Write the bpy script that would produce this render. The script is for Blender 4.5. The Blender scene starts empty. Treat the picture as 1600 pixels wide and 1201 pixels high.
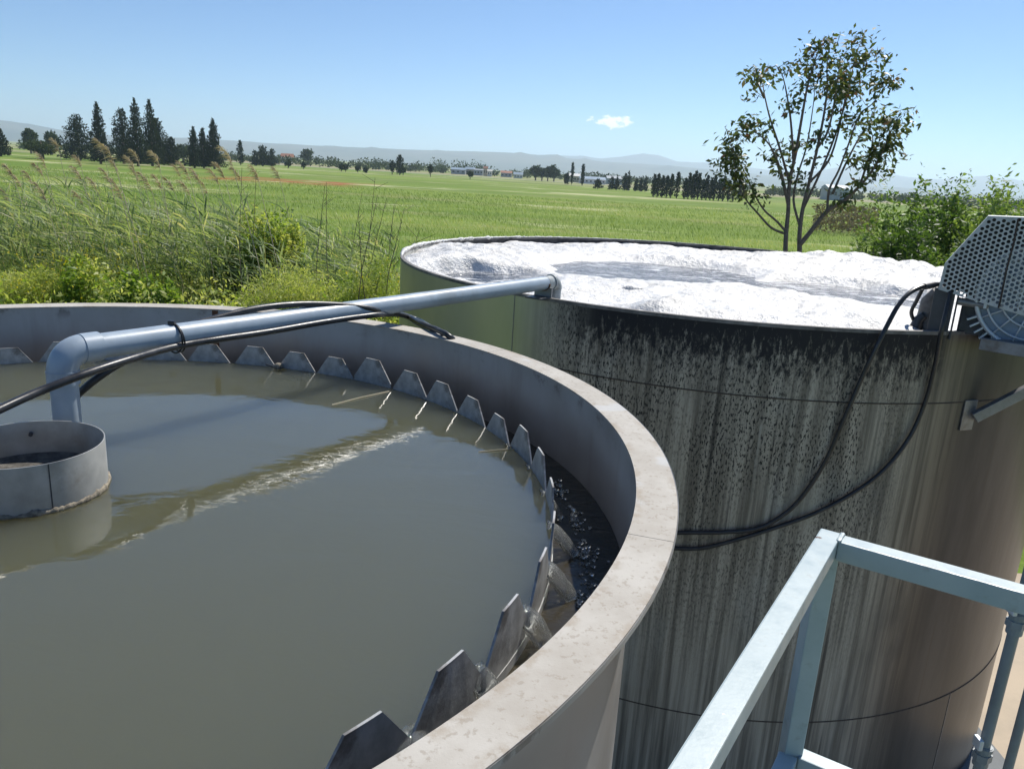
import bpy, bmesh, math, random
import numpy as np
from mathutils import Vector, Matrix, noise

random.seed(7); rng = np.random.default_rng(7)
R = math.radians
scene = bpy.context.scene
COL = scene.collection

# ------------------------------------------------------------------ camera
EYE = 5.45
F_PX, PITCH, ROLL = 1220.0, R(15.3), R(3.4)
_fw = Vector((0, math.cos(PITCH), -math.sin(PITCH)))
_up0 = Vector((1, 0, 0)).cross(_fw)
_rt = Vector((1, 0, 0)) * math.cos(ROLL) + _up0 * math.sin(ROLL)
_up = Vector((1, 0, 0)) * -math.sin(ROLL) + _up0 * math.cos(ROLL)
cd = bpy.data.cameras.new('camera'); cam = bpy.data.objects.new('camera', cd); COL.objects.link(cam)
cd.sensor_width = 36; cd.lens = F_PX / 1600 * 36; cd.clip_start = 0.02; cd.clip_end = 60000
m = Matrix.Identity(4)
for i in range(3):
    m[i][0] = _rt[i]; m[i][1] = _up[i]; m[i][2] = -_fw[i]
m[2][3] = EYE
cam.matrix_world = m
scene.camera = cam

# ------------------------------------------------------------------ light
SUN_AZ, SUN_EL = R(55), R(50)            # azimuth counter-clockwise from +X
SKY_STRENGTH, SUN_STRENGTH, EXPOSURE = 0.08, 4.2, 0.58
sd = bpy.data.lights.new('sun', 'SUN'); sun = bpy.data.objects.new('sun', sd); COL.objects.link(sun)
sd.energy = SUN_STRENGTH; sd.angle = R(0.5); sd.color = (1.0, 0.955, 0.88)
_sv = Vector((math.cos(SUN_AZ) * math.cos(SUN_EL), math.sin(SUN_AZ) * math.cos(SUN_EL), math.sin(SUN_EL)))
sun.rotation_euler = _sv.to_track_quat('Z', 'Y').to_euler()
sun.location = (10, 10, 40)

def ray(x, y):
    """direction in the world seen at pixel x, y of the 1600 wide photograph"""
    return (_fw * F_PX + _rt * (x - 800) - _up * (y - 600.5))
def at(x, y, depth):                     # depth along the view axis
    d = ray(x, y); return Vector((0, 0, EYE)) + d * (depth / d.dot(_fw))
def atz(x, y, z):                        # on the horizontal plane z
    d = ray(x, y); return Vector((0, 0, EYE)) + d * ((z - EYE) / d.z)
def atcyl(x, y, cx, cy, rad):            # near side of an upright cylinder
    d = ray(x, y); A = d.x**2 + d.y**2; B = -2 * (d.x * cx + d.y * cy); C = cx*cx + cy*cy - rad*rad
    D = max(B*B - 4*A*C, 0); t = (-B - math.sqrt(D)) / (2*A)
    return Vector((0, 0, EYE)) + d * t

W = bpy.data.worlds.new('World'); scene.world = W; W.use_nodes = True
nt = W.node_tree; N = nt.nodes; L = nt.links; N.clear()
out = N.new('ShaderNodeOutputWorld'); bg = N.new('ShaderNodeBackground'); sky = N.new('ShaderNodeTexSky')
sky.sky_type = 'NISHITA'; sky.sun_disc = False; sky.sun_elevation = SUN_EL
sky.sun_rotation = math.pi / 2 - SUN_AZ
sky.air_density = 0.75; sky.dust_density = 0.0; sky.ozone_density = 4.0; sky.altitude = 0
bg.inputs[1].default_value = SKY_STRENGTH
# one small fair-weather cloud low over the hills, laid out by direction
tc = N.new('ShaderNodeTexCoord')
cdir = ray(958, 190).normalized(); e1 = Vector((cdir.y, -cdir.x, 0)).normalized(); e2 = e1.cross(cdir)
def wdot(v):
    n = N.new('ShaderNodeVectorMath'); n.operation = 'DOT_PRODUCT'; n.inputs[1].default_value = v
    L.new(tc.outputs['Generated'], n.inputs[0]); return n.outputs['Value']
def wm(op, a, b=None, c=None, clamp=False):
    n = N.new('ShaderNodeMath'); n.operation = op; n.use_clamp = clamp
    for i, v in enumerate((a, b, c)):
        if v is None: continue
        if isinstance(v, (int, float)): n.inputs[i].default_value = v
        else: L.new(v, n.inputs[i])
    return n.outputs[0]
u = wm('DIVIDE', wdot(e1), 0.033); v = wm('DIVIDE', wdot(e2), 0.0105); fwd = wm('GREATER_THAN', wdot(cdir), 0.8)
r2 = wm('ADD', wm('MULTIPLY', u, u), wm('MULTIPLY', v, v))
nz = N.new('ShaderNodeTexNoise'); nz.inputs['Scale'].default_value = 95; nz.inputs['Detail'].default_value = 7
nz.inputs['Roughness'].default_value = 0.6
mp = N.new('ShaderNodeMapping'); mp.inputs['Scale'].default_value = (1, 1, 1.7)
L.new(tc.outputs['Generated'], mp.inputs[0]); L.new(mp.outputs[0], nz.inputs[0])
cm = wm('SUBTRACT', wm('MULTIPLY', nz.outputs[0], 2.6), wm('ADD', wm('MULTIPLY', r2, 0.75), 0.85))
cm = wm('MULTIPLY', wm('MULTIPLY', cm, 2.6, clamp=True), fwd)
cm = wm('MULTIPLY', cm, 0.9)
mx = N.new('ShaderNodeMix'); mx.data_type = 'RGBA'
clr = N.new('ShaderNodeMix'); clr.data_type = 'RGBA'; clr.blend_type = 'MULTIPLY'; clr.inputs['Factor'].default_value = 1   # clear, deep blue air
clr.inputs['B'].default_value = (.76, .91, 1.04, 1); L.new(sky.outputs[0], clr.inputs['A'])
L.new(cm, mx.inputs['Factor']); L.new(clr.outputs['Result'], mx.inputs['A']); mx.inputs['B'].default_value = (11.5, 11.3, 11.2, 1)
L.new(mx.outputs['Result'], bg.inputs[0]); L.new(bg.outputs[0], out.inputs[0])
vs = scene.view_settings
vs.view_transform = 'Standard'; vs.look = 'None'; vs.gamma = 1; vs.exposure = EXPOSURE; vs.use_curve_mapping = False
scene.cycles.use_denoising = True
scene.cycles.volume_bounces = 1; scene.cycles.max_bounces = 8; scene.cycles.transparent_max_bounces = 12

# ------------------------------------------------------------------ helpers
def put(o, parent=None):
    COL.objects.link(o)
    if parent is not None:
        o.parent = parent
        p = parent
        off = Vector((0, 0, 0))
        while p is not None:
            off += p.location if p.parent is None else Vector((0, 0, 0))
            p = p.parent
        if parent.parent is None:
            o.matrix_parent_inverse = Matrix.Translation(-parent.location)
    return o
def tag(o, label=None, cat=None, group=None, kind=None):
    if label: o['label'] = label
    if cat: o['category'] = cat
    if group: o['group'] = group
    if kind: o['kind'] = kind
    return o
def thing(name, loc, label, cat, group=None):
    o = bpy.data.objects.new(name, None); o.location = loc; COL.objects.link(o); o.empty_display_size = 0.2
    return tag(o, label, cat, group)
def mk(name, geo, mat, parent=None, smooth=False, auto=None):
    V, F = geo
    me = bpy.data.meshes.new(name); me.from_pydata([tuple(p) for p in V], [], F); me.materials.append(mat)
    bm = bmesh.new(); bm.from_mesh(me); bmesh.ops.recalc_face_normals(bm, faces=bm.faces); bm.to_mesh(me); bm.free()
    if smooth:
        me.polygons.foreach_set('use_smooth', [True] * len(me.polygons))
        if auto:
            try: me.set_sharp_from_angle(angle=R(auto))
            except Exception: pass
    me.update()
    return put(bpy.data.objects.new(name, me), parent)
def mknp(name, V, T, mat, parent=None, tint=None, smooth=False):
    """big meshes: V (n,3) T (m,3|4) int, tint per vertex"""
    me = bpy.data.meshes.new(name); V = np.asarray(V, np.float32); T = np.asarray(T, np.int32); k = T.shape[1]
    me.vertices.add(len(V)); me.vertices.foreach_set('co', V.ravel())
    me.loops.add(T.size); me.loops.foreach_set('vertex_index', T.ravel())
    me.polygons.add(len(T)); me.polygons.foreach_set('loop_start', np.arange(0, T.size, k, dtype=np.int32))
    if smooth: me.polygons.foreach_set('use_smooth', np.ones(len(T), dtype=bool))
    if tint is not None:
        a = me.attributes.new('tint', 'FLOAT', 'POINT'); a.data.foreach_set('value', np.asarray(tint, np.float32))
    me.update(calc_edges=True); me.validate(); me.materials.append(mat)
    return put(bpy.data.objects.new(name, me), parent)
def join(*gs):
    V = []; F = []
    for g in gs:
        k = len(V); V += list(g[0]); F += [tuple(i + k for i in f) for f in g[1]]
    return V, F
def box(c, s, M=None):
    c = Vector(c); V = []
    for dx in (-.5, .5):
        for dy in (-.5, .5):
            for dz in (-.5, .5):
                p = Vector((dx * s[0], dy * s[1], dz * s[2]))
                V.append(c + (M @ p if M else p))
    return V, [(0, 1, 3, 2), (4, 6, 7, 5), (0, 4, 5, 1), (2, 3, 7, 6), (0, 2, 6, 4), (1, 5, 7, 3)]
def bevbox(c, s, b, M=None):
    bm = bmesh.new(); bmesh.ops.create_cube(bm, size=1)
    bmesh.ops.scale(bm, vec=s, verts=bm.verts)
    bmesh.ops.bevel(bm, geom=bm.edges[:], offset=b, segments=2, affect='EDGES', profile=0.6)
    V = [Vector(c) + (M @ v.co if M else v.co.copy()) for v in bm.verts]
    bm.verts.index_update(); F = [tuple(v.index for v in f.verts) for f in bm.faces]; bm.free(); return V, F
def frame(d):
    d = d.normalized(); a = Vector((0, 0, 1)) if abs(d.z) < 0.95 else Vector((1, 0, 0))
    x = d.cross(a).normalized(); return x, x.cross(d).normalized()
def tube(pts, rad, n=12, caps=True):
    pts = [Vector(p) for p in pts]; V = []; F = []
    x, y = frame(pts[1] - pts[0])
    for i, p in enumerate(pts):
        d = (pts[min(i+1, len(pts)-1)] - pts[max(i-1, 0)]).normalized()
        x = (x - d * x.dot(d)).normalized(); y = d.cross(x)
        r = rad[i] if isinstance(rad, (list, tuple)) else rad
        for k in range(n):
            t = 2 * math.pi * k / n; V.append(p + x * (r * math.cos(t)) + y * (r * math.sin(t)))
    for i in range(len(pts) - 1):
        for k in range(n):
            F.append((i*n + k, i*n + (k+1) % n, (i+1)*n + (k+1) % n, (i+1)*n + k))
    if caps:
        F.append(tuple(range(n-1, -1, -1))); F.append(tuple((len(pts)-1)*n + k for k in range(n)))
    return V, F
def smoothpath(pts, sub=8):
    pts = [Vector(p) for p in pts]; o = []
    for i in range(len(pts) - 1):
        p0, p1, p2, p3 = pts[max(i-1, 0)], pts[i], pts[i+1], pts[min(i+2, len(pts)-1)]
        for k in range(sub):
            t = k / sub
            o.append(0.5 * ((2*p1) + (p2-p0)*t + (2*p0-5*p1+4*p2-p3)*t*t + (3*p1-p0-3*p2+p3)*t**3))
    o.append(pts[-1]); return o
def lathe(prof, c, n=96, a0=0, a1=360, closed_prof=False):
    """prof: list of (r, z); revolve about the vertical through c"""
    full = abs(a1 - a0) >= 359.99; m_ = n if full else n + 1; V = []; F = []; k = len(prof)
    for i in range(m_):
        t = R(a0 + (a1 - a0) * i / n)
        for r, z in prof: V.append(Vector((c[0] + r*math.cos(t), c[1] + r*math.sin(t), z)))
    for i in range(n):
        j = (i + 1) % m_
        for q in range(k if closed_prof else k - 1):
            F.append((i*k + q, j*k + q, j*k + (q+1) % k, i*k + (q+1) % k))
    if closed_prof and not full:
        F.append(tuple(range(k))); F.append(tuple((m_-1)*k + q for q in range(k-1, -1, -1)))
    return V, F

# ------------------------------------------------------------------ materials
class Mat:
    def __init__(s, name):
        s.m = bpy.data.materials.new(name); s.m.use_nodes = True; s.t = s.m.node_tree; s.n = s.t.nodes; s.l = s.t.links
        s.b = s.n['Principled BSDF']; s.tc = s.n.new('ShaderNodeTexCoord')
    def set(s, key, v):
        i = s.b.inputs[key]
        if hasattr(v, 'is_linked') or hasattr(v, 'node'): s.l.new(v, i)
        elif isinstance(v, (tuple, list)): i.default_value = (*v[:3], 1)
        else: i.default_value = v
        return s
    def _in(s, sock, v):
        if hasattr(v, 'node'): s.l.new(v, sock)
        elif isinstance(v, (tuple, list)): sock.default_value = (*v[:3], 1) if len(sock.default_value) == 4 else v
        else: sock.default_value = v
    def pos(s, scale=(1, 1, 1), src=None):
        mp = s.n.new('ShaderNodeMapping'); mp.inputs['Scale'].default_value = scale
        s.l.new(src or s.tc.outputs['Object'], mp.inputs[0]); return mp.outputs[0]
    def noise(s, scale, detail=4, rough=.55, vec=None, dist=0):
        n = s.n.new('ShaderNodeTexNoise'); n.inputs['Scale'].default_value = scale; n.inputs['Detail'].default_value = detail
        n.inputs['Roughness'].default_value = rough; n.inputs['Distortion'].default_value = dist
        s.l.new(vec or s.tc.outputs['Object'], n.inputs['Vector']); return n.outputs['Fac']
    def voro(s, scale, vec=None, out='Distance', feat='F1'):
        n = s.n.new('ShaderNodeTexVoronoi'); n.inputs['Scale'].default_value = scale; n.feature = feat
        s.l.new(vec or s.tc.outputs['Object'], n.inputs['Vector']); return n.outputs[out]
    def math(s, op, a, b=0., c=0., clamp=False):
        n = s.n.new('ShaderNodeMath'); n.operation = op; n.use_clamp = clamp
        for i, v in enumerate((a, b, c)): s._in(n.inputs[i], v)
        return n.outputs[0]
    def mapr(s, v, a, b, c=0., d=1., smooth=True):
        n = s.n.new('ShaderNodeMapRange'); n.interpolation_type = 'SMOOTHSTEP' if smooth else 'LINEAR'
        s._in(n.inputs[0], v)
        for i, q in enumerate((a, b, c, d)): n.inputs[i+1].default_value = q
        return n.outputs[0]
    def mix(s, f, a, b):
        n = s.n.new('ShaderNodeMix'); n.data_type = 'RGBA'
        s._in(n.inputs['Factor'], f); s._in(n.inputs['A'], a); s._in(n.inputs['B'], b); return n.outputs['Result']
    def ramp(s, v, stops):
        n = s.n.new('ShaderNodeValToRGB'); e = n.color_ramp.elements
        while len(e) < len(stops): e.new(0.5)
        for q, (p, c) in zip(e, stops): q.position = p; q.color = (*c, 1)
        s._in(n.inputs[0], v); return n.outputs[0]
    def bump(s, h, strength=.3, dist=.01):
        n = s.n.new('ShaderNodeBump'); n.inputs['Strength'].default_value = strength; n.inputs['Distance'].default_value = dist
        s.l.new(h, n.inputs['Height']); s.l.new(n.outputs[0], s.b.inputs['Normal']); return n
    def xyz(s, src=None):
        n = s.n.new('ShaderNodeSeparateXYZ'); s.l.new(src or s.tc.outputs['Object'], n.inputs[0]); return n.outputs
    def comb(s, x, y, z=0.):
        n = s.n.new('ShaderNodeCombineXYZ')
        for i, v in enumerate((x, y, z)): s._in(n.inputs[i], v)
        return n.outputs[0]
    def geopos(s):
        return s.n.new('ShaderNodeNewGeometry').outputs['Position']
    def cyl(s, c):
        """(arc angle in degrees, z, angle*R) in cylinder coordinates about c"""
        p = s.xyz(s.geopos()); x = s.math('SUBTRACT', p[0], c[0]); y = s.math('SUBTRACT', p[1], c[1])
        a = s.math('ARCTAN2', y, x); return s.math('MULTIPLY', a, 57.29578), p[2], s.math('MULTIPLY', a, c[2])

def simple(name, col, rough=.5, metal=0., var=.15, scale=8, bump=.15, dirt=None):
    M = Mat(name); n = M.noise(scale, 6, .6)
    a = tuple(c * (1 - var) for c in col); b = tuple(min(1, c * (1 + var)) for c in col)
    c = M.mix(M.mapr(n, .3, .7), a, b)
    if dirt:
        d = M.noise(scale * .35, 8, .7); c = M.mix(M.math('MULTIPLY', M.mapr(d, .52, .66), .7), c, dirt)
    M.set('Base Color', c).set('Metallic', metal).set('Roughness', M.mapr(n, .2, .8, rough * .8, min(1, rough * 1.2)))
    if bump: M.bump(M.noise(scale * 6, 5), bump, .004)
    return M.m
def leafmat(name, stops, trans=.45, rough=.5, spec=.35):
    M = Mat(name); at_ = M.n.new('ShaderNodeAttribute'); at_.attribute_name = 'tint'
    c = M.ramp(at_.outputs['Fac'], stops); M.set('Base Color', c).set('Roughness', rough).set('Specular IOR Level', spec)
    tr = M.n.new('ShaderNodeBsdfTranslucent'); g = M.n.new('ShaderNodeMix'); g.data_type = 'RGBA'; g.blend_type = 'MULTIPLY'
    g.inputs['Factor'].default_value = 1; M.l.new(c, g.inputs['A']); g.inputs['B'].default_value = (1.25, 1.25, .6, 1)
    M.l.new(g.outputs['Result'], tr.inputs[0])
    mx = M.n.new('ShaderNodeMixShader'); mx.inputs[0].default_value = trans
    M.l.new(M.b.outputs[0], mx.inputs[1]); M.l.new(tr.outputs[0], mx.inputs[2])
    M.l.new(mx.outputs[0], M.n['Material Output'].inputs[0]); return M.m

# scale of the tanks: camera is 0.957 m above both rims
U = 0.87
T1 = (-2.09 * U, 3.02 * U); T1_RI, T1_RO, WEIR = 2.600 * U, 2.738 * U, 2.32 * U
T2 = (2.53 * U, 10.41 * U); T2_R = 4.06 * U
RIM = EYE - 1.1 * U; WATER = EYE - 1.43 * U; TROUGH = EYE - 1.55 * U; TOOTH = EYE - 1.295 * U

WC = (T1[0] - .020, T1[1] + .017)          # the weir ring sits a touch off centre
# --- steel of the settling tank
def steel_t1():
    M = Mat('weathered_tank_steel'); a, z, s = M.cyl((*T1, T1_RI))
    v = M.comb(M.math('MULTIPLY', s, 6.), M.math('MULTIPLY', z, .8)); st = M.noise(1., 6, .6, v)
    bl = M.noise(2.2, 5, .6, M.geopos()); col = M.mix(M.mapr(bl, .3, .7), (.34, .345, .345), (.44, .45, .455))
    col = M.mix(M.math('MULTIPLY', M.mapr(st, .5, .75), .35), col, (.2, .17, .15))
    top = M.mapr(z, RIM - .10, RIM - .01); sp = M.noise(7., 6, .7, M.geopos())
    col = M.mix(M.math('MULTIPLY', top, M.math('MULTIPLY', M.mapr(sp, .54, .66), .6)), col, (.11, .09, .075))
    low = M.mapr(z, WATER + .03, WATER + .2, 1., 0.); col = M.mix(M.math('MULTIPLY', low, .45), col, (.2, .16, .13))
    M.set('Base Color', col).set('Metallic', .55).set('Roughness', M.mapr(bl, .3, .7, .4, .58))
    M.bump(M.noise(3., 3, .5, M.geopos()), .12, .02); return M.m
def steel_t2():
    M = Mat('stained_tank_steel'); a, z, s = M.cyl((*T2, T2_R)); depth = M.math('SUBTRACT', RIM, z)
    def sn(kx, kz, det=5, rough=.6, off=0.):
        return M.noise(1., det, rough, M.comb(M.math('MULTIPLY', s, kx), M.math('MULTIPLY', z, kz), off))
    base = M.mix(M.mapr(sn(1.2, .5), .3, .7), (.36, .36, .31), (.45, .44, .39))
    base = M.mix(M.mapr(a, -96., -72.), base, M.mix(M.mapr(sn(2.5, .4, 5, .6, 4.), .35, .65), (.035, .038, .043), (.065, .068, .073)))  # right side: dark reflection painted in as a near-black base colour
    dirty = M.math('MULTIPLY', M.mapr(a, -131., -116.), M.mapr(a, -66., -82.))           # where overflow has run down
    wash = M.mix(M.mapr(sn(17, .45, 6, .65, 3.), .34, .66), (.17, .152, .12), (.45, .41, .33))
    fl = M.math('MULTIPLY', dirty, M.mapr(sn(2., .8, 4), .15, .5)); col = M.mix(fl, base, wash)
    # long dark runs
    run = M.math('MULTIPLY', M.mapr(sn(11, .22, 4, .55, 7.), .59, .68), M.mapr(a, -128., -108.))
    col = M.mix(M.math('MULTIPLY', M.math('MULTIPLY', run, M.mapr(a, -52., -80., .3, 1.)), .75), col, (.05, .045, .04))
    # black specks
    sk = M.math('MULTIPLY', M.mapr(sn(75, 26, 5, .65, 5.), .52, .57), M.mapr(sn(3, 1.2, 3, .5, 9.), .28, .55))
    sk = M.math('MULTIPLY', sk, M.math('MULTIPLY', M.mapr(a, -127., -118.), M.mapr(a, -74., -84.)))
    sk = M.math('MULTIPLY', sk, M.mapr(depth, 3.4, 1.0)); col = M.mix(sk, col, (.03, .028, .026))
    # black algae under the rim
    edge = M.math('ADD', depth, M.math('MULTIPLY', M.math('SUBTRACT', sn(26, 9, 8, .75), .5), 1.5))
    wid = M.math('MULTIPLY', M.mapr(a, -130., -100.), M.mapr(a, -72., -79.))
    band = M.math('MULTIPLY', M.mapr(edge, .44, .12), M.mapr(wid, .05, .45)); col = M.mix(band, col, (.022, .022, .024))
    # pale runs inside the band
    pale = M.math('MULTIPLY', M.mapr(sn(20, 1.0, 5, .6, 2.), .63, .70), M.mapr(depth, .15, .45))
    col = M.mix(M.math('MULTIPLY', M.math('MULTIPLY', pale, dirty), M.mapr(depth, 1.6, .5)), col, (.4, .38, .32))
    clean = M.math('SUBTRACT', 1., M.math('MAXIMUM', M.math('MULTIPLY', dirty, .85), band))
    M.set('Base Color', col).set('Specular IOR Level', .25).set('Metallic', M.math('MULTIPLY', clean, .62))
    M.set('Roughness', M.math('SUBTRACT', .72, M.math('MULTIPLY', clean, .40)))
    M.bump(sn(3, 1.2, 4), .12, .02); return M.m
def inner_t2():
    M = Mat('algae_inner_wall'); n = M.noise(6, 6, .7, M.geopos())
    a, z, s = M.cyl((*T2, T2_R)); lit = M.math('MULTIPLY', M.mapr(M.math('ABSOLUTE', a), 140., 165.), M.mapr(n, .4, .5))  # sunlight on the left end, painted in as a paler colour
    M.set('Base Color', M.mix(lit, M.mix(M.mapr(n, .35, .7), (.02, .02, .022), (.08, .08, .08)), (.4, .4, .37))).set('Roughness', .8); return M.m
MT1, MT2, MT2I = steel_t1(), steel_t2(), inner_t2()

def flange_mat():
    M = Mat('dusty_flange'); n = M.noise(5, 7, .65, M.geopos()); f = M.noise(60, 4, .6, M.geopos())
    col = M.mix(M.mapr(n, .3, .7), (.37, .34, .295), (.46, .435, .39))
    col = M.mix(M.math('MULTIPLY', M.mapr(f, .56, .66), .4), col, (.22, .18, .13))
    p = M.noise(3.3, 3, .5, M.geopos()); col = M.mix(M.math('MULTIPLY', M.mapr(p, .64, .70), .6), col, (.47, .48, .48))
    r = M.noise(9, 8, .7, M.geopos()); a, z, s = M.cyl((*T1, 1))
    x = M.xyz(M.geopos()); dx = M.math('SUBTRACT', x[0], T1[0]); dy = M.math('SUBTRACT', x[1], T1[1])
    rr = M.math('SQRT', M.math('ADD', M.math('MULTIPLY', dx, dx), M.math('MULTIPLY', dy, dy)))
    ed = M.math('MAXIMUM', M.mapr(rr, T1_RI + .03, T1_RI), M.mapr(rr, T1_RO - .035, T1_RO))
    col = M.mix(M.math('MULTIPLY', ed, M.math('MULTIPLY', M.mapr(r, .5, .6), .6)), col, (.30, .25, .19))
    M.set('Base Color', col).set('Roughness', .75).set('Specular IOR Level', .3)
    M.bump(M.noise(140, 4, .7, M.geopos()), .25, .002); return M.m
MFL = flange_mat()
MPLATE = simple('weir_steel', (.40, .40, .39), .45, .3, .25, 14, .15, (.12, .10, .08))
MRUST = simple('rust', (.13, .06, .03), .9, 0, .4, 30)
MPVC = simple('grey_blue_pvc', (.30, .36, .42), .38, 0, .08, 6, .05, (.23, .26, .28))
MPVCD = simple('crusted_pvc', (.26, .29, .30), .6, 0, .3, 18, .4, (.10, .10, .09))
MHOSE = simple('black_rubber', (.022, .022, .024), .36, 0, .3, 20, .1, (.05, .05, .05))
MBLACK = simple('black_plastic', (.012, .012, .014), .4)
def paint_mat():
    M = Mat('pale_blue_paint'); g = M.geopos(); n = M.noise(9, 6, .6, g); f = M.noise(70, 5, .7, g); d = M.noise(24, 7, .7, g)
    c = M.mix(M.mapr(n, .3, .7), (.33, .40, .41), (.39, .455, .46)); c = M.mix(M.math('MULTIPLY', M.mapr(d, .55, .72), .45), c, (.22, .23, .21))
    c = M.mix(M.mapr(f, .70, .73), c, (.62, .63, .62)); c = M.mix(M.mapr(M.noise(38, 4, .6, g), .70, .74), c, (.11, .07, .045))
    M.set('Base Color', c).set('Roughness', M.mapr(d, .3, .7, .32, .5)); M.bump(M.noise(150, 4, .6, g), .12, .002); return M.m
MPAINT = paint_mat()
MDARK = simple('dark_grey_steel', (.055, .058, .065), .5, .3, .25, 9, .1)
MSTEEL = simple('dull_grey_steel', (.24, .24, .245), .45, .5, .2, 9, .1, (.14, .11, .09))
MGUARD = simple('galvanised_guard', (.44, .455, .455), .5, .3, .15, 14, .1)
MALU = simple('cast_aluminium', (.50, .54, .58), .42, .35, .1, 16, .1)
MSCUM = simple('scum', (.22, .19, .14), .8, 0, .5, 40, .8, (.03, .025, .02))
MCOND = simple('grey_conduit', (.20, .23, .24), .45, 0, .12, 12, .1)
MBARK = simple('bark', (.16, .125, .095), .9, 0, .35, 22, .6)

def water_mat(name, murk, foam=False, amp=.004, scale=2.6, sss=False):
    M = Mat(name); g = M.geopos()
    n = M.noise(scale, 3, .45, M.pos((1, 1.6, 1), g), 1.2); n2 = M.noise(scale * 6., 3, .55, M.pos((1, 1.8, 1), g), .8)
    M.set('Base Color', murk).set('Roughness', .02).set('IOR', 1.333).set('Specular IOR Level', .5)
    if sss: M.set('Subsurface Weight', 1.0).set('Subsurface Scale', 4.0); M.b.inputs['Subsurface Radius'].default_value = (1, .85, .5); M.set('IOR', 1.85)
    h = M.math('ADD', n, M.math('MULTIPLY', n2, .2))
    if foam:
        w = M.noise(2.2, 6, .65, M.pos((.7, 3.2, 1), g), 2.5); f = M.mapr(w, .54, .62)
        d = M.noise(14, 5, .7, M.pos((.6, 2., 1), g)); f = M.math('MAXIMUM', f, M.math('MULTIPLY', M.mapr(d, .58, .66), .75))
        M.set('Base Color', M.mix(f, murk, (.75, .76, .77))).set('Roughness', M.math('ADD', .12, M.math('MULTIPLY', f, .5)))
        h = M.math('ADD', h, M.math('MULTIPLY', M.noise(22, 4, .6, g), .6))
    M.bump(h, 1.0, amp); return M.m
MWATER = water_mat('murky_water', (.100, .099, .057), amp=.0028, scale=1.7, sss=True)
MTROUGH = water_mat('trough_water', (.035, .03, .02), amp=.006, scale=6)
MAER = water_mat('aeration_water', (.045, .06, .085), True, .03, 4)
def spill_mat():
    M = Mat('falling_water'); M.set('Base Color', (.93, .95, .93)).set('Roughness', .03).set('IOR', 1.333)
    M.set('Transmission Weight', .96); M.bump(M.noise(26, 4, .6, M.pos((1, 1, .3), M.geopos())), .3, .015); return M.m
MSPILL = spill_mat()
def foam_mat():
    M = Mat('white_foam'); g = M.geopos(); v = M.voro(20, g); v2 = M.voro(55, g); n = M.noise(3.2, 5, .6, g); f = M.noise(75, 3, .7, g)
    c = M.mix(M.mapr(n, .3, .7), (.60, .58, .54), (.78, .775, .76)); c = M.mix(M.mapr(f, .38, .60), M.mix(.4, c, (.36, .34, .31)), c)
    M.set('Base Color', c).set('Roughness', .4).set('Specular IOR Level', .6)
    M.bump(M.math('ADD', M.math('ADD', v, M.math('MULTIPLY', v2, .6)), f), .6, .014); return M.m
MFOAM = foam_mat()

# ------------------------------------------------------------------ ground, mound, yard, hills
def ground_mat():
    M = Mat('meadow'); g = M.geopos(); p = M.xyz(g)
    v1 = M.noise(.011, 5, .6, M.pos((.35, 1, 1), g)); v2 = M.noise(.05, 5, .65, M.pos((.5, 1, 1), g)); v3 = M.noise(1.4, 5, .7, g)
    c = M.mix(M.mapr(v1, .35, .65), (.115, .185, .028), (.20, .265, .05))
    c = M.mix(M.math('MULTIPLY', M.mapr(v2, .5, .66), .7), c, (.24, .25, .09))
    c = M.mix(M.math('MULTIPLY', M.mapr(v3, .45, .75), .45), c, (.045, .08, .018))
    pal = M.noise(.035, 6, .7, M.pos((.35, 1, 1), g), .5)
    c = M.mix(M.math('MULTIPLY', M.mapr(pal, .55, .64), .8), c, (.50, .48, .28))
    far = M.mapr(p[1], 330., 480.); c = M.mix(M.math('MULTIPLY', far, M.mapr(M.noise(.006, 3, .5, M.pos((.3, 1, 1), g)), .45, .55)), c, (.30, .27, .16))
    # poppies in one strip
    px = M.math('MULTIPLY', M.mapr(p[0], -78., -66.), M.mapr(p[0], -32., -44.)); py = M.math('MULTIPLY', M.mapr(p[1], 165., 176.), M.mapr(p[1], 214., 200.))
    c = M.mix(M.math('MULTIPLY', M.math('MULTIPLY', px, py), M.mapr(M.noise(.25, 5, .7, M.pos((.4, 1, 1), g)), .42, .6)), c, (.30, .085, .035))
    M.set('Base Color', c).set('Roughness', .95).set('Specular IOR Level', .1); M.bump(v3, .5, .2); return M.m
MGROUND = ground_mat()
def grid(x0, x1, y0, y1, nx, ny, f):
    V = [(x0 + (x1-x0)*i/nx, y0 + (y1-y0)*j/ny, 0) for j in range(ny+1) for i in range(nx+1)]
    V = [(x, y, f(x, y)) for x, y, _ in V]
    F = [(j*(nx+1)+i, j*(nx+1)+i+1, (j+1)*(nx+1)+i+1, (j+1)*(nx+1)+i) for j in range(ny) for i in range(nx)]
    return V, F
tag(mk('ground', grid(-14000, 14000, -300, 16000, 8, 8, lambda x, y: 0), MGROUND), kind='structure')
def sstep(a, b, x):
    t = min(1, max(0, (x - a) / (b - a))); return t*t*(3 - 2*t)
def mound_z(x, y):
    h = 2.7 * sstep(6.6, 9.0, y + .12 * x) * sstep(24, 17.5, y) * sstep(2.2, -.8, x) * sstep(-34, -22, x)
    return -.08 + h * (1 + .12 * noise.noise((x * .35, y * .35, 0)))
MSOIL = simple('grassy_soil', (.075, .085, .03), .95, 0, .4, 3, .5, (.13, .10, .05))
tag(mk('embankment', grid(-36, 4, 5.5, 25, 70, 46, mound_z), MSOIL, smooth=True), kind='structure')
MYARD = simple('sandy_yard', (.42, .345, .255), .95, 0, .14, 1.2, .4, (.36, .28, .20))
tag(mk('yard', grid(5.2, 26, -2, 10.8, 2, 2, lambda x, y: .006), MYARD), kind='structure')

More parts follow.
